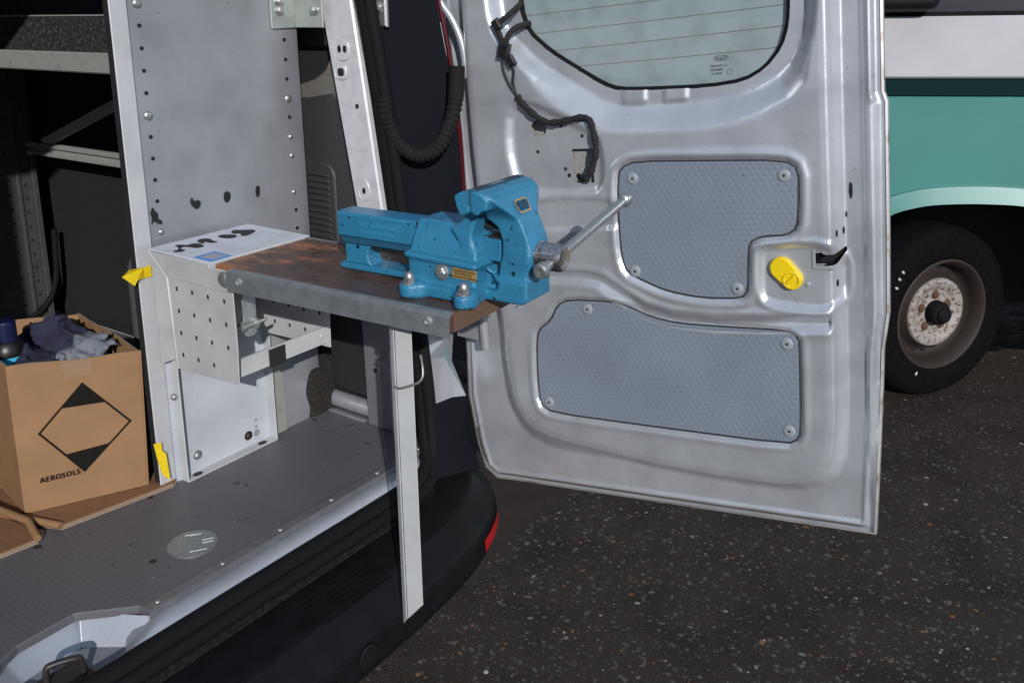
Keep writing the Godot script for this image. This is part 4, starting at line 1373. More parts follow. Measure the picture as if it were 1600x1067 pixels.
	var top := one_box("top_plate", Vector3(-1.655, 0.524, -1.288), Vector3(-1.4595, 0.5275, -1.0385), 0.0012, mat("top_white", lin(0.57, 0.60, 0.66), 0.45, 0.0, M.white_metal.albedo_texture, 2.0), t, up)
	st = new_st()
	box(st, Vector3(-1.4612, 0.515, -1.288), Vector3(-1.459, 0.5268, -1.0385), 0.0005, up)
	done(st, "plate_lip", M.white_metal, top)
	for s in ["-1.597,1.056 -1.584,1.050 -1.572,1.059 -1.582,1.076 -1.592,1.071 -1.605,1.082 -1.597,1.090 -1.572,1.093 -1.570,1.106 -1.574,1.113 -1.600,1.121 -1.613,1.110 -1.608,1.098 -1.630,1.092 -1.627,1.080 -1.611,1.078 -1.592,1.064", "-1.624,1.130 -1.600,1.122 -1.590,1.124 -1.604,1.136 -1.582,1.133 -1.576,1.150 -1.596,1.149 -1.615,1.157 -1.631,1.148", "-1.613,1.173 -1.585,1.175 -1.575,1.191 -1.592,1.207 -1.607,1.203 -1.624,1.190", "-1.622,1.215 -1.605,1.209 -1.597,1.222 -1.578,1.205 -1.568,1.215 -1.584,1.251 -1.601,1.258 -1.622,1.240 -1.637,1.232"]:
		plate("marker_lettering", rounded(P(s), 1), 0.5276, 0.5279, 0.0, M.black_paint, top, flat)
	plate("blue_tape", P("-1.519,1.046 -1.463,1.046 -1.463,1.095 -1.522,1.097"), 0.5276, 0.5280, 0.0, M.blue_tape, top, flat)
	plate("tape_residue", P("-1.508,1.054 -1.473,1.057 -1.473,1.089 -1.511,1.088"), 0.5281, 0.5284, 0.0, mat("residue", lin(0.36, 0.36, 0.42), 0.7, 0.0, M.white_metal.albedo_texture, 20.0), top, flat)
	# front tie arm with worn black patch
	var arm := one_box("tie_arm", Vector3(-1.432, 0.297, -1.2848), Vector3(-1.428, 0.3335, -1.0435), 0.001, M.white_metal, t, up)
	one_box("wear_patch", Vector3(-1.4278, 0.292, -1.176), Vector3(-1.4262, 0.330, -1.134), 0.0004, M.greasy, arm, up)
	for z in [-1.052, -1.275]:
		st = new_st()
		dome_rivet(st, axis_xf(up * Vector3(-1.428, 0.316, z), Vector3(1, 0, 0)), 0.005, 0.003)
		done(st, "rivet", M.white_metal, arm)
	# locking link and pin
	var link := plate("lock_link", rect(-1.146, 0.352, -1.114, 0.50, 0.013, 5), 1.470, 1.474, 0.001, M.zinc, t, yz)
	st = new_st()
	lathe(st, P("0.0,0.0 0.0045,0.0 0.0055,0.03 0.0105,0.031 0.0105,0.042 0.0065,0.043 0.0065,0.066 0.0125,0.067 0.0125,0.072 0.0045,0.073 0.0035,0.098 0,0.10"), axis_xf(up * Vector3(-1.466, 0.379, -1.068), Vector3(0, 0, -1)), 18)
	done(st, "lock_pin", M.zinc, link)
	# the board, turned a little
	var bt := up * Transform3D(Basis(Vector3.UP, deg_to_rad(3.6)), Vector3(-1.42, 0, -1.034))
	var im := Image.create(512, 256, false, Image.FORMAT_RGB8)
	var n1 := FastNoiseLite.new()
	n1.seed = 5
	n1.frequency = 0.012
	n1.fractal_octaves = 5
	var n2 := FastNoiseLite.new()
	n2.seed = 9
	n2.frequency = 0.02
	for y in 256:
		for x in 512:
			var u := x / 512.0
			var k := u * 1.6 - 0.10 + n1.get_noise_2d(x * 0.7, y * 1.3) * 0.75
			var g := 0.5 + 0.5 * n2.get_noise_2d(x * 0.25, y * 6.0)
			var c := Color(0.60, 0.39, 0.27).lerp(Color(0.33, 0.26, 0.235), smoothstep(-0.1, 0.38, k))
			c = c.lerp(Color(0.21, 0.165, 0.15), smoothstep(0.1, 0.5, n1.get_noise_2d(x * 1.6 + 900, y * 1.6)) * 0.5)
			c = c * lerpf(0.82, 1.08, g)
			im.set_pixel(x, y, c)
	var wood := mat("worn_ply", Color.WHITE, 0.42, 0.0, ImageTexture.create_from_image(im), 1.0, ntex(33, 0.03, [], 5, 512, 4.0), 0.25)
	wood.uv1_triplanar = false
	st = new_st()
	extrude(st, P("-0.035,0.018 0.021,0.018 0.021,0.006 0.523,0.006 0.523,0.245 -0.035,0.245"), 0.491, 0.5235, 0.001, bt * Transform3D(Basis(Vector3.RIGHT, -PI / 2), Vector3.ZERO), -1, Rect2(-0.07, 0.0, 0.6, 0.25))
	var board := done(st, "wooden_top", wood, t)
	st = new_st()
	box(st, Vector3(0.5232, 0.492, -0.244), Vector3(0.5252, 0.5225, -0.007), 0.0005, bt)
	done(st, "board_end", M.end_grain, board)
	# galvanised edge rails
	for side in 2:
		st = new_st()
		var rp := PackedVector2Array()   # (z, y), wraps over the edge
		for q in P("-0.007,0.526 -0.001,0.5258 0.004,0.5235 0.007,0.519 0.0075,0.512 0.0075,0.486 0.0055,0.4855 0.0050,0.512 0.001,0.5205 -0.007,0.5238"):
			rp.append(q)
		var fx := bt * (Transform3D(Basis(Vector3(0, 0, 1), Vector3(0, 1, 0), Vector3(-1, 0, 0)), Vector3(0, 0, 0)) if side == 0 else Transform3D(Basis(Vector3(0, 0, -1), Vector3(0, 1, 0), Vector3(1, 0, 0)), Vector3(0, 0, -0.251)))
		if side == 0:
			extrude(st, rp, -0.5245, -0.021, 0.0, fx, -1)
		else:
			extrude(st, rp, -0.04, 0.5245, 0.0, fx, -1)
		var rl := done(st, "edge_rail", M.galv, t)
		if side == 0:
			for x in [0.055, 0.485]:
				st = new_st()
				lathe(st, P("0.0085,0 0.008,0.002 0.005,0.0035 0.0045,0.001 0,0.001"), axis_xf(bt * Vector3(x, 0.508, 0.0076), Vector3(0.06, 0, 1)), 16)
				done(st, "screw", M.zinc, rl)
	# leg: bent angle hanging from the near corner
	var leg_dir := Vector3(0.033, 0, -0.006)
	var lg := up * Transform3D(Basis(Vector3(0.984, 0, -0.179), Vector3.UP, Vector3(0.179, 0, 0.984)), Vector3(-1.047, 0, -1.096))
	st = new_st()
	extrude(st, P("0,0.487 0.0,-0.094 0.033,-0.056 0.033,0.487"), -0.0025, 0.0, 0.0008, lg)
	var leg := done(st, "leg", M.white_metal, t)
	st = new_st()
	extrude(st, P("0,0.487 0.0,-0.094 0.016,-0.112 0.016,0.487"), -0.0025, 0.0, 0.0008, up * Transform3D(Basis(Vector3(-0.905, 0, -0.425), Vector3.UP, Vector3(0.425, 0, -0.905)), Vector3(-1.0475, 0, -1.0962)))
	done(st, "leg_flange", M.white_metal, leg)
	st = new_st()
	tube(st, resample([lg * Vector3(-0.002, 0.358, 0.004), lg * Vector3(0.010, 0.358, 0.006), lg * Vector3(0.030, 0.366, 0.006), lg * Vector3(0.046, 0.374, 0.004), lg * Vector3(0.052, 0.384, 0.0), lg * Vector3(0.049, 0.40, -0.006), lg * Vector3(0.046, 0.42, -0.006)], 5), 0.0022, 8)
	done(st, "wire_clip", M.dull_steel, leg)

# ------------------------------------------------------------------ vice
func build_vice() -> void:
	var t := thing("bench_vice", "blue cast-iron bench vice with steel handle bolted to the bench end", "vice", Vector3(-0.95, 0.5255, -1.18), Basis(Vector3.UP, deg_to_rad(4)))
	var blk := P("-0.085,0.052 -0.085,0.066 -0.080,0.116 -0.074,0.121 -0.03,0.1215 0.008,0.119 0.026,0.128 0.034,0.105 0.048,0.078 0.05,0.052")
	var wing := P("0.027,0.177 0.039,0.184 0.0572,0.187 0.0565,0.153 0.038,0.144 0.030,0.162")
	var neck := P("-0.005,0.112 0.016,0.128 0.033,0.155 0.0572,0.165 0.0535,0.150 0.043,0.128 0.037,0.106 0.038,0.07")
	var body := func(p: Vector3) -> float:
		var f := spoly(p, blk, lerpf(0.050, 0.031, smoothstep(0.066, 0.124, p.y)), 0.004)
		f = smin(f, spoly(p, neck, lerpf(0.046, 0.040, smoothstep(0.07, 0.15, p.y)) + 0.02 * smoothstep(0.13, 0.165, p.y), 0.004), 0.006)
		f = smin(f, spoly(p, wing, 0.075, 0.002), 0.004)
		f = smin(f, sbox(p, Vector3(-0.016, 0.030, 0), Vector3(0.067, 0.034, 0.058), 0.005), 0.008)
		# ledge that droops a little toward the jaws
		f = smin(f, sbox(p - Vector3(0, -0.04 * (p.x + 0.085) , 0), Vector3(-0.015, 0.0655, 0), Vector3(0.072, 0.0048, 0.064), 0.004), 0.006)
		var fl := sbox(p, Vector3(-0.012, 0.010, 0), Vector3(0.070, 0.0105, 0.070), 0.005)
		for b in [Vector2(-0.068, 0.074), Vector2(0.046, 0.081)]:
			var q := Vector2(p.x - b.x, absf(p.z) - b.y)
			var cy := Vector2(q.length() - 0.017 + 0.004, absf(p.y - 0.010) - 0.0105 + 0.004)
			fl = smin(fl, Vector2(maxf(cy.x, 0), maxf(cy.y, 0)).length() + minf(maxf(cy.x, cy.y), 0) - 0.004, 0.022)
		return smin(f, fl, 0.008)
	var st := nets(Vector3(-0.10, -0.004, -0.106), Vector3(0.070, 0.194, 0.106), 0.0027, body)
	done(st, "fixed_body", M.blue_cast, t)
	var jw := P("0.0580,0.187 0.072,0.187 0.082,0.181 0.090,0.174 0.0885,0.158 0.079,0.156 0.069,0.148 0.0585,0.153")
	var cc := P("0.060,0.160 0.070,0.186 0.086,0.184 0.097,0.175 0.108,0.158 0.124,0.131 0.134,0.108 0.136,0.098 0.1345,0.070 0.1315,0.045 0.1355,0.037 0.1355,0.007 0.124,0.001 0.050,0.001 0.045,0.020 0.046,0.050 0.056,0.055 0.066,0.046 0.078,0.041 0.081,0.059 0.086,0.077 0.0865,0.102 0.079,0.122 0.065,0.131 0.058,0.134")
	var pocket := P("0.049,0.050 0.049,0.022 0.066,0.017 0.079,0.022 0.081,0.032 0.066,0.042")
	var jaw := func(p: Vector3) -> float:
		var hz := 0.0305 + 0.007 * smoothstep(0.044, 0.036, p.y) + 0.041 * smoothstep(0.132, 0.180, p.y)
		var f := spoly(p, cc, hz, 0.0035)
		f = smin(f, spoly(p, jw, 0.0755, 0.002), 0.004)
		var q := Vector2(p.y - 0.077, p.z)
		var cy := Vector2(q.length() - 0.030 + 0.004, absf(p.x - 0.120) - 0.0195 + 0.004)
		f = smin(f, Vector2(maxf(cy.x, 0), maxf(cy.y, 0)).length() + minf(maxf(cy.x, cy.y), 0) - 0.004, 0.010)
		var d := maxf(psd(Vector2(p.x, p.y), pocket), 0.020 - p.z)
		return smax(f, -d, 0.005)
	st = nets(Vector3(0.046, -0.006, -0.084), Vector3(0.160, 0.196, 0.084), 0.0027, jaw)
	done(st, "moving_jaw", M.blue_cast, t)
	# hardened jaw plates with worn tops
	for k in 2:
		var jp := one_box("jaw_plate", Vector3(0.0522 if k == 0 else 0.0583, 0.163, -0.0745), Vector3(0.0572 if k == 0 else 0.0655, 0.1885, 0.0748), 0.0012, M.blue_dark, t)
		for i in 3:
			one_box("worn_patch", Vector3(0.0530 if k == 0 else 0.0590, 0.1884, -0.06 + i * 0.045), Vector3(0.0566 if k == 0 else 0.0648, 0.1889, -0.06 + i * 0.045 + 0.03), 0.0, M.greasy if i != 1 else M.dull_steel, jp)
	one_box("jaw_step", Vector3(0.0665, 0.1866, -0.071), Vector3(0.0705, 0.1874, 0.071), 0.0, M.greasy, t)
	# slide bar, guide and keeper bars
	one_box("slide_bar", Vector3(-0.267, 0.067, -0.026), Vector3(-0.070, 0.112, 0.026), 0.004, M.blue_smooth, t)
	one_box("slide_rib", Vector3(-0.261, 0.055, -0.022), Vector3(-0.07, 0.0675, 0.022), 0.002, M.blue_dark, t)
	plate("slide_web", P("-0.256,0.018 -0.196,0.018 -0.203,0.026 -0.205,0.036 -0.203,0.046 -0.196,0.054 -0.256,0.054"), -0.018, 0.018, 0.002, M.blue_smooth, t)
	one_box("slide_web", Vector3(-0.204, 0.048, -0.014), Vector3(-0.07, 0.055, 0.014), 0.001, M.greasy, t)
	one_box("keeper_bar", Vector3(-0.264, 0.008, -0.024), Vector3(-0.07, 0.0185, 0.024), 0.002, M.blue_smooth, t)
	one_box("guide_block", Vector3(0.03, 0.062, -0.022), Vector3(0.079, 0.101, 0.022), 0.0025, M.blue_smooth, t)
	one_box("guide_top", Vector3(0.055, 0.100, -0.0215), Vector3(0.0787, 0.104, 0.0215), 0.001, M.greasy, t)
	one_box("grease_line", Vector3(-0.0855, 0.066, 0.0262), Vector3(-0.0805, 0.113, 0.0285), 0.0008, M.greasy, t)
	one_box("slide_rail", Vector3(0.040, 0.113, -0.024), Vector3(0.079, 0.121, 0.012), 0.002, M.greasy, t)
	one_box("guide_rear", Vector3(0.050, 0.108, -0.030), Vector3(0.094, 0.116, -0.008), 0.001, M.blue_dark, t)
	st = new_st()
	lathe(st, P("0.013,0.0 0.013,0.075"), axis_xf(Vector3(0.06, 0.077, 0), Vector3(1, 0, 0)), 18)
	done(st, "screw_thread", M.greasy, t)
	st = new_st()
	lathe(st, P("0.0245,0.0 0.0245,0.004 0.0225,0.0055 0.0225,0.036 0.0215,0.042 0.018,0.0455 0,0.047"), axis_xf(Vector3(0.138, 0.077, 0), Vector3(1, 0, 0)), 36, false)
	done(st, "screw_head", M.chrome, t)
	# handle through the head
	st = new_st()
	var h0 := Vector3(0.166, 0.068, 0.036)
	var h1 := Vector3(0.168, 0.121, -0.245)
	tube(st, [h0, h1], 0.0084, 16)
	var hd := done(st, "handle", M.dull_steel, t)
	for k in 2:
		st = new_st()
		lathe(st, P("0.0086,-0.004 0.0122,0.0 0.0128,0.010 0.0105,0.014 0.003,0.0132 0.003,0.012 0,0.012"), axis_xf(h0 if k == 0 else h1, (h0 - h1) if k == 0 else (h1 - h0)), 20)
		done(st, "handle_end", M.dull_steel, hd)
	# bolts
	for q in [Vector3(-0.068, 0.0205, 0.074), Vector3(0.046, 0.0205, 0.081), Vector3(-0.068, 0.0205, -0.074), Vector3(0.046, 0.0205, -0.081)]:
		st = new_st()
		hex_bolt(st, Transform3D(Basis.IDENTITY, q), 0.0098, 0.0145, true)
		done(st, "foot_bolt", M.steel, t)
	st = new_st()
	hex_bolt(st, axis_xf(Vector3(-0.012, 0.044, 0.058), Vector3(0, 0, 1)), 0.0105, 0.011)
	done(st, "side_bolt", M.dull_steel, t)
	# brass-coloured plate and the casting marks
	var lb := one_box("rating_plate", Vector3(0.006, 0.0365, 0.0580), Vector3(0.0545, 0.0545, 0.0592), 0.0004, M.gold_label, t, Transform3D(Basis(Vector3(0, 0, 1), -0.03), Vector3(0, 0.001, 0)))
	words(lb, "Einstellschraube", "print_line", M.print, Transform3D(Basis(Vector3(0, 0, 1), -0.03), Vector3(0.031, 0.0505, 0.0594)), 0.0042, false, true)
	words(lb, "für Führung", "print_line", M.print, Transform3D(Basis(Vector3(0, 0, 1), -0.03), Vector3(0.030, 0.0455, 0.0594)), 0.0042, false, true)
	words(lb, "Adjustment for guidance", "print_line", M.print, Transform3D(Basis(Vector3(0, 0, 1), -0.03), Vector3(0.030, 0.0403, 0.0594)), 0.0037, false, true)
	words(t, "Unzerbrechlich", "cast_lettering", M.emboss, Transform3D(Basis.IDENTITY, Vector3(-0.165, 0.096, 0.0262)), 0.0105)
	words(t, "Made in Germany", "cast_lettering", M.emboss, Transform3D(Basis.IDENTITY, Vector3(-0.172, 0.083, 0.0262)), 0.007)
	var fb := Basis(Vector3(0, 0, -1), Vector3(-0.523, 0.852, 0), Vector3(0.852, 0.523, 0))
	var lp := new_st()
	var outer := rect(-0.018, -0.012, 0.018, 0.012, 0.005)
	var innr := rect(-0.0155, -0.0095, 0.0155, 0.0095, 0.004)
	for i in outer.size():
		var j := (i + 1) % outer.size()
		quad(lp, v3(outer[i], 0.0), v3(outer[j], 0.0), v3(innr[j], 0.0), v3(innr[i], 0.0))
	var lpm := done(lp, "jaw_badge", M.gold_label, t)
	lpm.transform = Transform3D(fb, Vector3(0.1120, 0.1574, 0.006))
	words(lpm, "HEUER", "print_line", M.dark_stamp, Transform3D(Basis.IDENTITY, Vector3(0, 0.004, 0.0002)), 0.008, false, true)
	words(lpm, "FRONT", "print_line", M.dark_stamp, Transform3D(Basis.IDENTITY, Vector3(0, -0.004, 0.0002)), 0.007, false, true)

# ------------------------------------------------------------------ aerosol box and what is in it
func build_box() -> void:
	# front face runs from f0 to f1, depth vector dp
	var f0 := Vector3(-1.800, 0.012, -0.799)
	var f1 := Vector3(-1.697, 0.012, -1.010)
	var g0 := Vector3(-1.797, 0.326, -0.800)
	var g1 := Vector3(-1.688, 0.310, -1.020)
	var dp := Vector3(-0.322, 0.0, -0.055)
	var org := f0
	var t := thing("cardboard_box", "open brown cardboard box printed AEROSOLS beside the rack post", "box", org)
	var w := 0.004
	var b0 := f0 + dp
	var b1 := f1 + dp
	var h0 := g0 + dp
	var h1 := g1 + dp + Vector3(-0.005, 0.004, 0.0)
	var sides := [[f0, f1, g1, g0, "front_panel"], [f1, b1, h1, g1, "side_panel"], [b1, b0, h0, h1, "back_panel"], [b0, f0, g0, h0, "side_panel"]]
	var front: MeshInstance3D
	for s in sides:
		var a: Vector3 = s[0] - org
		var b: Vector3 = s[1] - org
		var c: Vector3 = s[2] - org
		var d: Vector3 = s[3] - org
		var n := (b - a).cross(d - a).normalized()
		var st := new_st()
		var e := n * -w
		# slightly bowed sheet with thickness
		var m := 6
		var lo := []
		var hi := []
		for i in m + 1:
			var f := float(i) / m
			var bow := n * 0.003 * sin(PI * f)
			lo.append(a.lerp(b, f))
			hi.append(d.lerp(c, f) + bow + Vector3.UP * 0.002 * sin(f * 9.0 + a.x * 40.0))
		for i in m:
			quad(st, lo[i], lo[i + 1], hi[i + 1], hi[i], 1)
			quad(st, lo[i + 1] + e, lo[i] + e, hi[i] + e, hi[i + 1] + e, 2)
		var o := done(st, s[4], M.kraft, t)
		st = new_st()
		for i in m:
			quad(st, hi[i], hi[i + 1], hi[i + 1] + e, hi[i] + e)
			quad(st, lo[i + 1], lo[i], lo[i] + e, lo[i + 1] + e)
		done(st, "raw_edge", M.kraft_edge, o)
		if s[4] == "front_panel":
			front = o
	var st := new_st()
	quad(st, f0 - org + Vector3(0, 0.003, 0), f1 - org + Vector3(0, 0.003, 0), b1 - org + Vector3(0, 0.003, 0), b0 - org + Vector3(0, 0.003, 0))
	done(st, "bottom_panel", M.kraft_dark, t)
	# creases on the inside of the right wall
	for k in 3:
		st = new_st()
		var f := 0.30 + 0.2 * k
		var q0 := f1.lerp(b1, f) - org + Vector3(-0.003, 0.02, 0.0065)
		tube(st, [q0, q0 + Vector3(0, 0.262, -0.002)], 0.0018, 6)
		done(st, "crease", M.kraft, t)
	# print on the front panel: u along the front, v up
	var u := (f1 - f0).normalized()
	var v := (g0 - f0).normalized()
	var n := u.cross(v).normalized()
	var face := Transform3D(Basis(u, v, n), Vector3.ZERO)
	var L := func(a: Vector2, b: Vector2, wd: float) -> PackedVector2Array:
		var d := (b - a).normalized()
		var q := Vector2(-d.y, d.x) * wd / 2
		return PackedVector2Array([a - q - d * wd / 2, b - q + d * wd / 2, b + q + d * wd / 2, a + q - d * wd / 2])
	var dt := Vector2(0.130, 0.253)
	var dl := Vector2(0.043, 0.165)
	var dr := Vector2(0.211, 0.153)
	var db := Vector2(0.116, 0.066)
	var ply := 0.0031
	st = new_st()
	var pz := 0.0042
	for s in [[dt, dl], [dl, db], [db, dr], [dr, dt]]:
		extrude(st, L.call(s[0], s[1], 0.0036), pz, pz + 0.0003, 0.0, face)
	extrude(st, PackedVector2Array([dt, dt.lerp(dl, 0.50), dt.lerp(dr, 0.48)]), pz + 0.0004, pz + 0.0007, 0.0, face)
	extrude(st, PackedVector2Array([db, db.lerp(dl, 0.44), db.lerp(dr, 0.56)]), pz + 0.0004, pz + 0.0007, 0.0, face)
	done(st, "diamond_print", M.print, front)
	words(front, "AEROSOLS", "lettering", M.print, face * Transform3D(Basis(Vector3(0, 0, 1), 0.02), Vector3(0.071, 0.066, pz + 0.0004)), 0.0115, false, true)
	# clear packing tape down the middle and over the rim
	st = new_st()
	quad(st, face * Vector3(0.099, 0.268, pz + 0.001), face * Vector3(0.150, 0.272, pz + 0.001), face * Vector3(0.152, 0.314, pz + 0.001), face * Vector3(0.097, 0.319, pz + 0.001))
	done(st, "clear_tape", M.clear_tape, front)
	# rags in the box
	var nz := FastNoiseLite.new()
	nz.seed = 12
	nz.frequency = 10.0
	nz.fractal_type = FastNoiseLite.FRACTAL_RIDGED
	nz.fractal_octaves = 2
	var lumps := [
		["navy_rag", "crumpled navy cloth heaped in the AEROSOLS box", M.navy_cloth, [[Vector3(-1.935, 0.262, -0.975), Vector3(0.075, 0.065, 0.050)], [Vector3(-1.90, 0.262, -0.905), Vector3(0.065, 0.045, 0.05)], [Vector3(-1.965, 0.255, -0.92), Vector3(0.06, 0.05, 0.05)], [Vector3(-1.845, 0.262, -0.895), Vector3(0.035, 0.035, 0.045)]]],
		["pale_rag", "crumpled pale blue-grey cloth beside the navy cloth in the box", M.pale_cloth, [[Vector3(-1.825, 0.276, -0.985), Vector3(0.055, 0.032, 0.036)], [Vector3(-1.835, 0.262, -0.94), Vector3(0.045, 0.032, 0.045)], [Vector3(-2.02, 0.262, -0.885), Vector3(0.03, 0.03, 0.02)], [Vector3(-1.80, 0.272, -0.995), Vector3(0.03, 0.03, 0.02)]]]]
	for l in lumps:
		var balls: Array = l[3]
		st = nets(Vector3(-2.09, 0.20, -1.03), Vector3(-1.735, 0.345, -0.80), 0.006, func(p: Vector3) -> float:
			var d := 1e9
			for q in balls:
				var k: Vector3 = (p - q[0]) / q[1]
				d = smin(d, (k.length() - 1.0) * minf(q[1].y, q[1].z), 0.012)
			return maxf(d * 0.8 - 0.026 * nz.get_noise_3dv(p) + 0.004, 0.212 - p.y))
		var o := done(st, l[0], l[2], self)
		tag(o, l[1], "cloth")
	# filling below the rags so that they rest on something
	st = nets(Vector3(-2.10, 0.0, -1.06), Vector3(-1.70, 0.24, -0.78), 0.012, func(p: Vector3) -> float:
		return sbox(p, Vector3(-1.92, 0.118, -0.945), Vector3(0.085, 0.100, 0.060), 0.03) + 0.01 * nz.get_noise_3dv(p * 0.6))
	var fill := done(st, "grey_rag", M.pale_cloth, self)
	tag(fill, "grey cloth packed low in the AEROSOLS box under the others", "cloth")
	# spray can
	var can := thing("spray_can", "spray can with navy cap and bright blue label at the box corner", "spray can", Vector3(-1.922, 0.082, -0.866))
	st = new_st()
	lathe(st, P("0.0,0.0 0.032,0.0 0.033,0.004 0.033,0.222"), Transform3D.IDENTITY, 36)
	var cb := done(st, "can_body", M.cyan_label, can)
	st = new_st()
	lathe(st, P("0.0335,0.222 0.0338,0.228 0.0325,0.238 0.026,0.250 0.021,0.254 0,0.254"), Transform3D.IDENTITY, 36, true)
	done(st, "can_shoulder", M.wire_black, can)
	st = new_st()
	lathe(st, P("0.0215,0.252 0.0215,0.290 0.019,0.294 0,0.294"), Transform3D.IDENTITY, 32)
	done(st, "cap", M.navy_cap, can)
	for k in 3:
		st = new_st()
		for i in 22:
			if (i * 7 + k * 3) % 5 == 0:
				continue
			var a := 0.2 + i * 0.09
			lathe(st, P("0.0,0 0.0011,0 0.0011,0.0004 0,0.0004"), axis_xf(Vector3(cos(a) * 0.0331, 0.196 - k * 0.005, -sin(a) * 0.0331 + 0.0), Vector3(cos(a), 0, -sin(a))), 6)
		var pr := done(st, "small_print", M.print, cb)
		pr.rotation.y = -0.9
	# flattened cartons under and beside the box
	var cart := [
		["flat_carton", "flattened brown carton lying under the AEROSOLS box", "-1.662,1.046 -1.682,1.075 -1.86,1.09 -2.12,0.98 -2.02,0.76 -1.835,0.765 -1.700,0.818", 0.0005, 0.0105],
		["flat_carton", "folded brown carton on the floor, nearest the sill", "-1.700,0.705 -1.692,0.766 -1.712,0.792 -1.80,0.775 -2.1,0.72 -2.1,0.42 -1.80,0.42", 0.0005, 0.011]]
	for c in cart:
		var o := thing(c[0], c[1], "cardboard", Vector3(-1.8, c[3], -0.8))
		var cf := Transform3D(Basis(Vector3.RIGHT, -PI / 2), Vector3(1.8, 0, 0.8))
		for k in 3:
			var y0: float = k * 0.0035
			plate("cardboard_layer", inset(ccw(P(c[2])), 0.0015 * (k % 2) + 0.001 * k), y0, y0 + 0.003, 0.0006, M.kraft_dark if k == 2 else M.kraft_edge, o, cf)
		st = new_st()
		# the folded edge that stands up a little
		var pl := P(c[2])
		tube(st, [Vector3(-1.70 + 1.8, 0.010, -0.818 + 0.8), Vector3(-1.835 + 1.8, 0.014, -0.770 + 0.8), Vector3(-2.02 + 1.8, 0.016, -0.765 + 0.8)] if c[1].begins_with("flattened") else [Vector3(-1.694 + 1.8, 0.010, -0.768 + 0.8), Vector3(-1.75 + 1.8, 0.020, -0.782 + 0.8), Vector3(-2.1 + 1.8, 0.026, -0.735 + 0.8)], 0.0075, 8)
		done(st, "folded_edge", M.kraft, o)

func build_swarf() -> void:
	var st := new_st()
	box(st, Vector3(-1, -0.25, -0.3), Vector3(1, 0.25, 0.3), 0.0)
	st.generate_normals()
	var mm := MultiMesh.new()
	mm.transform_format = MultiMesh.TRANSFORM_3D
	mm.mesh = st.commit()
	mm.mesh.surface_set_material(0, M.steel)
	mm.instance_count = 90
	for i in 90:
		var p := Vector3(rng.randf_range(-1.66, -1.36), 0.0006, rng.randf_range(-1.48, -0.72))
		if i < 25:
			p = Vector3(rng.randf_range(-1.36, -0.95), 0.5242, rng.randf_range(-1.24, -1.06))
		var k := rng.randf_range(0.0007, 0.0022)
		mm.set_instance_transform(i, Transform3D(Basis(Vector3.UP, rng.randf() * TAU).scaled_local(Vector3(k, k * 0.5, k * 0.8)), p))
	var o := MultiMeshInstance3D.new()
	o.multimesh = mm
	put(self, "metal_crumbs", o)
	o.set_meta("kind", "stuff")
	o.set_meta("label", "tiny metal filings scattered over the load floor and bench")
	o.set_meta("category", "metal filings")

# ------------------------------------------------------------------ yellow tapes
func build_tapes() -> void:
	var st := new_st()
	var p := [Vector3(-1.672, 0.487, -1.036), Vector3(-1.670, 0.488, -1.012), Vector3(-1.662, 0.492, -0.998), Vector3(-1.664, 0.481, -0.982), Vector3(-1.658, 0.458, -1.004), Vector3(-1.664, 0.466, -1.016), Vector3(-1.672, 0.464, -1.036)]
	for i in range(1, p.size() - 1):
		tri(st, p[0], p[i], p[i + 1])
	quad(st, p[0], p[6], p[6] + Vector3(0.0, 0.0, -0.016), p[0] + Vector3(0.0, 0.0, -0.016))
	quad(st, Vector3(-1.672, 0.487, -1.037), Vector3(-1.672, 0.464, -1.037), Vector3(-1.672, 0.464, -1.06), Vector3(-1.672, 0.487, -1.06)) if false else null
	var a := done(st, "yellow_tape", M.yellow_tape, self)
	tag(a, "torn yellow tape end sticking out from rack post above the box", "tape")
	st = new_st()
	var q := [Vector3(-1.667, 0.112, -1.012), Vector3(-1.664, 0.110, -1.028), Vector3(-1.663, 0.085, -1.028), Vector3(-1.660, 0.083, -1.034), Vector3(-1.658, 0.022, -1.036), Vector3(-1.662, 0.040, -1.022), Vector3(-1.664, 0.080, -1.014)]
	for i in range(1, q.size() - 1):
		tri(st, q[0], q[i], q[i + 1])
	var b := done(st, "yellow_tape", M.yellow_tape, self)
	tag(b, "yellow tape strip at the foot of the rack post above the cartons", "tape")

func arch_line(poly: PackedVector2Array) -> PackedVector2Array:
	var pts := []
	for q in poly:
		pts.append(v3(q, 0.0))
	var out := PackedVector2Array()
	for q in resample(pts, 4):
		out.append(Vector2(q.x, q.y))
	return out

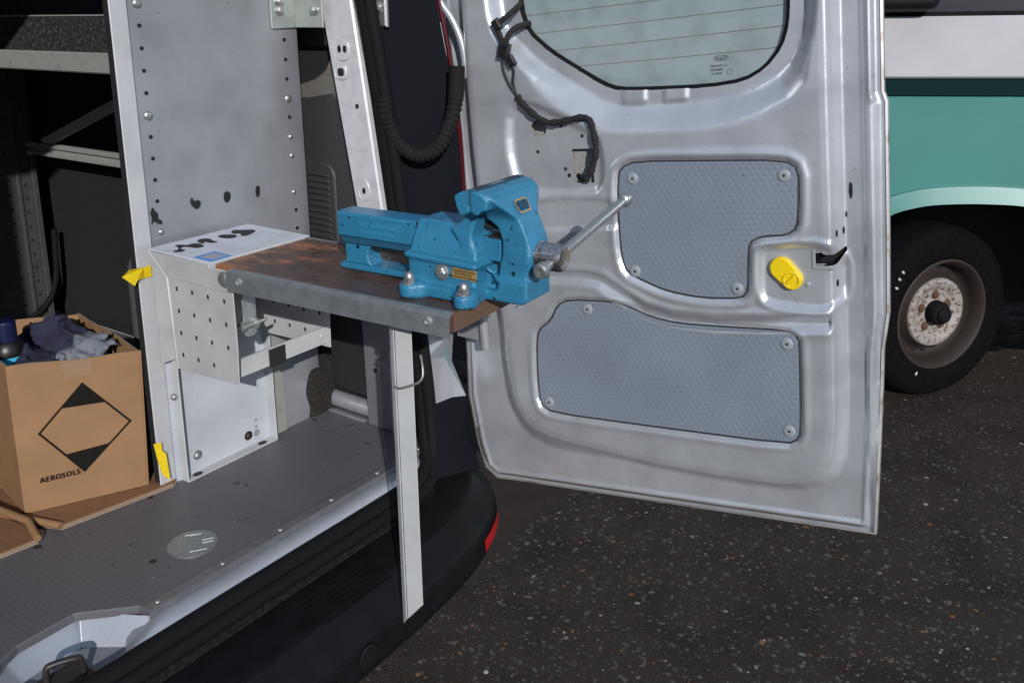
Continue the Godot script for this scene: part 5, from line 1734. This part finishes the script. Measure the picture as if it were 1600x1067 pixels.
# ------------------------------------------------------------------ the green and white van behind
func build_green_van() -> void:
	var ang := deg_to_rad(24)
	var X := Vector3(cos(ang), 0, -sin(ang))
	var Z := Vector3(sin(ang), 0, cos(ang))
	var t := thing("green_van", "green and white van parked behind the open door, rusty front wheel showing", "van", Vector3(-0.737, GROUND, -4.133), Basis(X, Vector3.UP, Z))
	var arch := arch_line(P("-0.44,0.28 -0.42,0.50 -0.37,0.66 -0.28,0.775 -0.16,0.822 -0.04,0.838 0.12,0.842 0.26,0.832 0.40,0.785 0.50,0.68 0.56,0.52 0.58,0.28"))
	var zf := 0.03
	var body := PackedVector2Array([Vector2(-2.6, 0.28)])
	body.append_array(arch)
	body.append_array(P("1.7,0.28 1.7,1.268 -2.6,1.268"))
	plate("lower_body", body, zf - 0.06, zf, 0.006, M.paint_green, t)
	# flared lip round the arch
	var st := new_st()
	var ring := []
	var ring2 := []
	for i in arch.size():
		var q := arch[i]
		var c := Vector2(0.07, 0.3)
		var d := (q - c).normalized()
		ring.append(q)
		ring2.append(q + d * 0.068 + Vector2(0, 0.0))
	for i in arch.size() - 1:
		var a0: Vector2 = ring[i]
		var a1: Vector2 = ring[i + 1]
		var b0: Vector2 = ring2[i]
		var b1: Vector2 = ring2[i + 1]
		quad(st, v3(a1, zf + 0.040), v3(a0, zf + 0.040), v3(b0, zf + 0.022), v3(b1, zf + 0.022), 1)
		quad(st, v3(b1, zf + 0.022), v3(b0, zf + 0.022), v3(b0, zf - 0.004), v3(b1, zf - 0.004), 2)
		quad(st, v3(a0, zf + 0.040), v3(a1, zf + 0.040), v3(a1, zf - 0.05), v3(a0, zf - 0.05), 3)
	done(st, "arch_lip", mat("paint_green_lip", lin(0.06, 0.215, 0.19), 0.4), t)
	plate("rub_strip", P("-2.6,1.270 1.7,1.270 1.7,1.340 -2.6,1.340"), zf - 0.05, zf - 0.012, 0.004, M.paint_green_dark, t)
	plate("upper_body", P("-2.6,1.342 1.7,1.342 1.7,1.585 -2.6,1.585"), zf - 0.05, zf + 0.006, 0.008, M.paint_white, t)
	plate("window", P("-2.6,1.590 1.7,1.590 1.55,2.2 -2.6,2.2"), zf - 0.05, zf - 0.016, 0.0, M.dark_glass, t, Transform3D(Basis(Vector3.RIGHT, -0.0), Vector3.ZERO))
	one_box("window_rubber", Vector3(-2.6, 1.584, zf - 0.04), Vector3(1.7, 1.602, zf - 0.004), 0.004, M.rubber, t)
	plate("roof", P("-2.6,2.2 1.5,2.2 1.5,2.3 -2.6,2.3"), -1.7, zf - 0.02, 0.02, M.paint_white, t)
	one_box("far_side", Vector3(-2.6, 0.28, -1.75), Vector3(1.7, 2.2, -1.70), 0.01, M.paint_green, t)
	one_box("front_end", Vector3(1.66, 0.28, -1.7), Vector3(1.70, 1.58, zf - 0.06), 0.01, M.paint_green, t)
	one_box("rear_end", Vector3(-2.6, 0.28, -1.7), Vector3(-2.56, 2.2, zf - 0.06), 0.01, M.paint_green, t)
	# mirror
	st = nets(Vector3(-0.42, 1.58, 0.02), Vector3(-0.12, 1.80, 0.16), 0.012, func(p: Vector3) -> float:
		return sbox(p, Vector3(-0.27, 1.70, 0.08), Vector3(0.12, 0.09, 0.05), 0.035))
	done(st, "door_mirror", M.black_plastic, t)
	# wheel well
	one_box("wheel_well", Vector3(-0.62, 0.25, -0.62), Vector3(0.72, 1.05, -0.56), 0.0, M.interior_dark, t)
	one_box("wheel_well", Vector3(-0.62, 0.95, -0.56), Vector3(0.72, 1.05, zf - 0.065), 0.0, M.interior_dark, t)
	one_box("wheel_well", Vector3(0.60, 0.25, -0.56), Vector3(0.66, 0.95, zf - 0.065), 0.0, M.interior_dark, t)
	one_box("underbody", Vector3(-2.5, 0.22, -1.7), Vector3(1.6, 0.34, -0.63), 0.0, M.interior_dark, t)
	# front wheel, turned
	var wx := Transform3D(Basis(Vector3.UP, deg_to_rad(33)) * Basis(Vector3.RIGHT, PI / 2), Vector3(-0.035, 0.362, 0.045))
	st = new_st()
	lathe(st, P("0.225,-0.21 0.30,-0.225 0.345,-0.215 0.366,-0.19 0.372,-0.15 0.373,-0.11 0.373,-0.10 0.372,-0.06 0.366,-0.025 0.348,0.0 0.325,0.010 0.285,0.014 0.255,0.010 0.236,0.002 0.232,-0.010"), wx, 64, true)
	var tyre := done(st, "tyre", M.tyre, t)
	st = new_st()
	lathe(st, P("0.239,0.006 0.233,0.012 0.226,0.006 0.215,-0.012 0.205,-0.04 0.200,-0.075 0.180,-0.082 0.166,-0.068 0.156,-0.042 0.146,-0.030"), wx, 56, true)
	var rim := done(st, "rim", M.rusty, t)
	st = new_st()
	lathe(st, P("0.149,-0.033 0.145,-0.025 0.132,-0.022 0.112,-0.030 0.096,-0.040 0.060,-0.042 0.050,-0.040"), wx, 48, false)
	done(st, "wheel_centre", M.rust_white, rim)
	for i in 20:
		st = new_st()
		var q := wx * Transform3D(Basis(Vector3.UP, TAU * i / 20.0), Vector3.ZERO)
		lathe(st, P("0.015,0 0.015,0.003 0,0.003"), q * axis_xf(Vector3(0.183, -0.0795, 0), Vector3(0.1, 1, 0)), 12)
		done(st, "rim_hole", M.hole, rim)
	for i in 5:
		st = new_st()
		var q := wx * Transform3D(Basis(Vector3.UP, TAU * i / 5.0 + 0.3), Vector3.ZERO)
		hex_bolt(st, q * Transform3D(Basis.IDENTITY, Vector3(0.074, -0.042, 0)), 0.015, 0.016)
		done(st, "wheel_nut", M.rust_nut, rim)
	st = new_st()
	lathe(st, P("0.050,-0.045 0.050,-0.005 0.044,0.008 0.036,0.012 0.034,0.024 0.024,0.032 0,0.034"), wx, 32)
	done(st, "hub_cap", M.rubber, rim)
	for q in [Vector2(0.31, 2.5), Vector2(0.30, 2.62), Vector2(0.315, 2.4), Vector2(0.27, 4.25)]:
		st = new_st()
		lathe(st, P("0.0,0 0.010,0 0.007,0.0016 0,0.002"), wx * Transform3D(Basis(Vector3.UP, q.y), Vector3.ZERO) * Transform3D(Basis.IDENTITY, Vector3(q.x, 0.0125, 0)), 9, true, Vector2(1.0, 0.6))
		done(st, "paint_splash", M.paint_white, tyre)
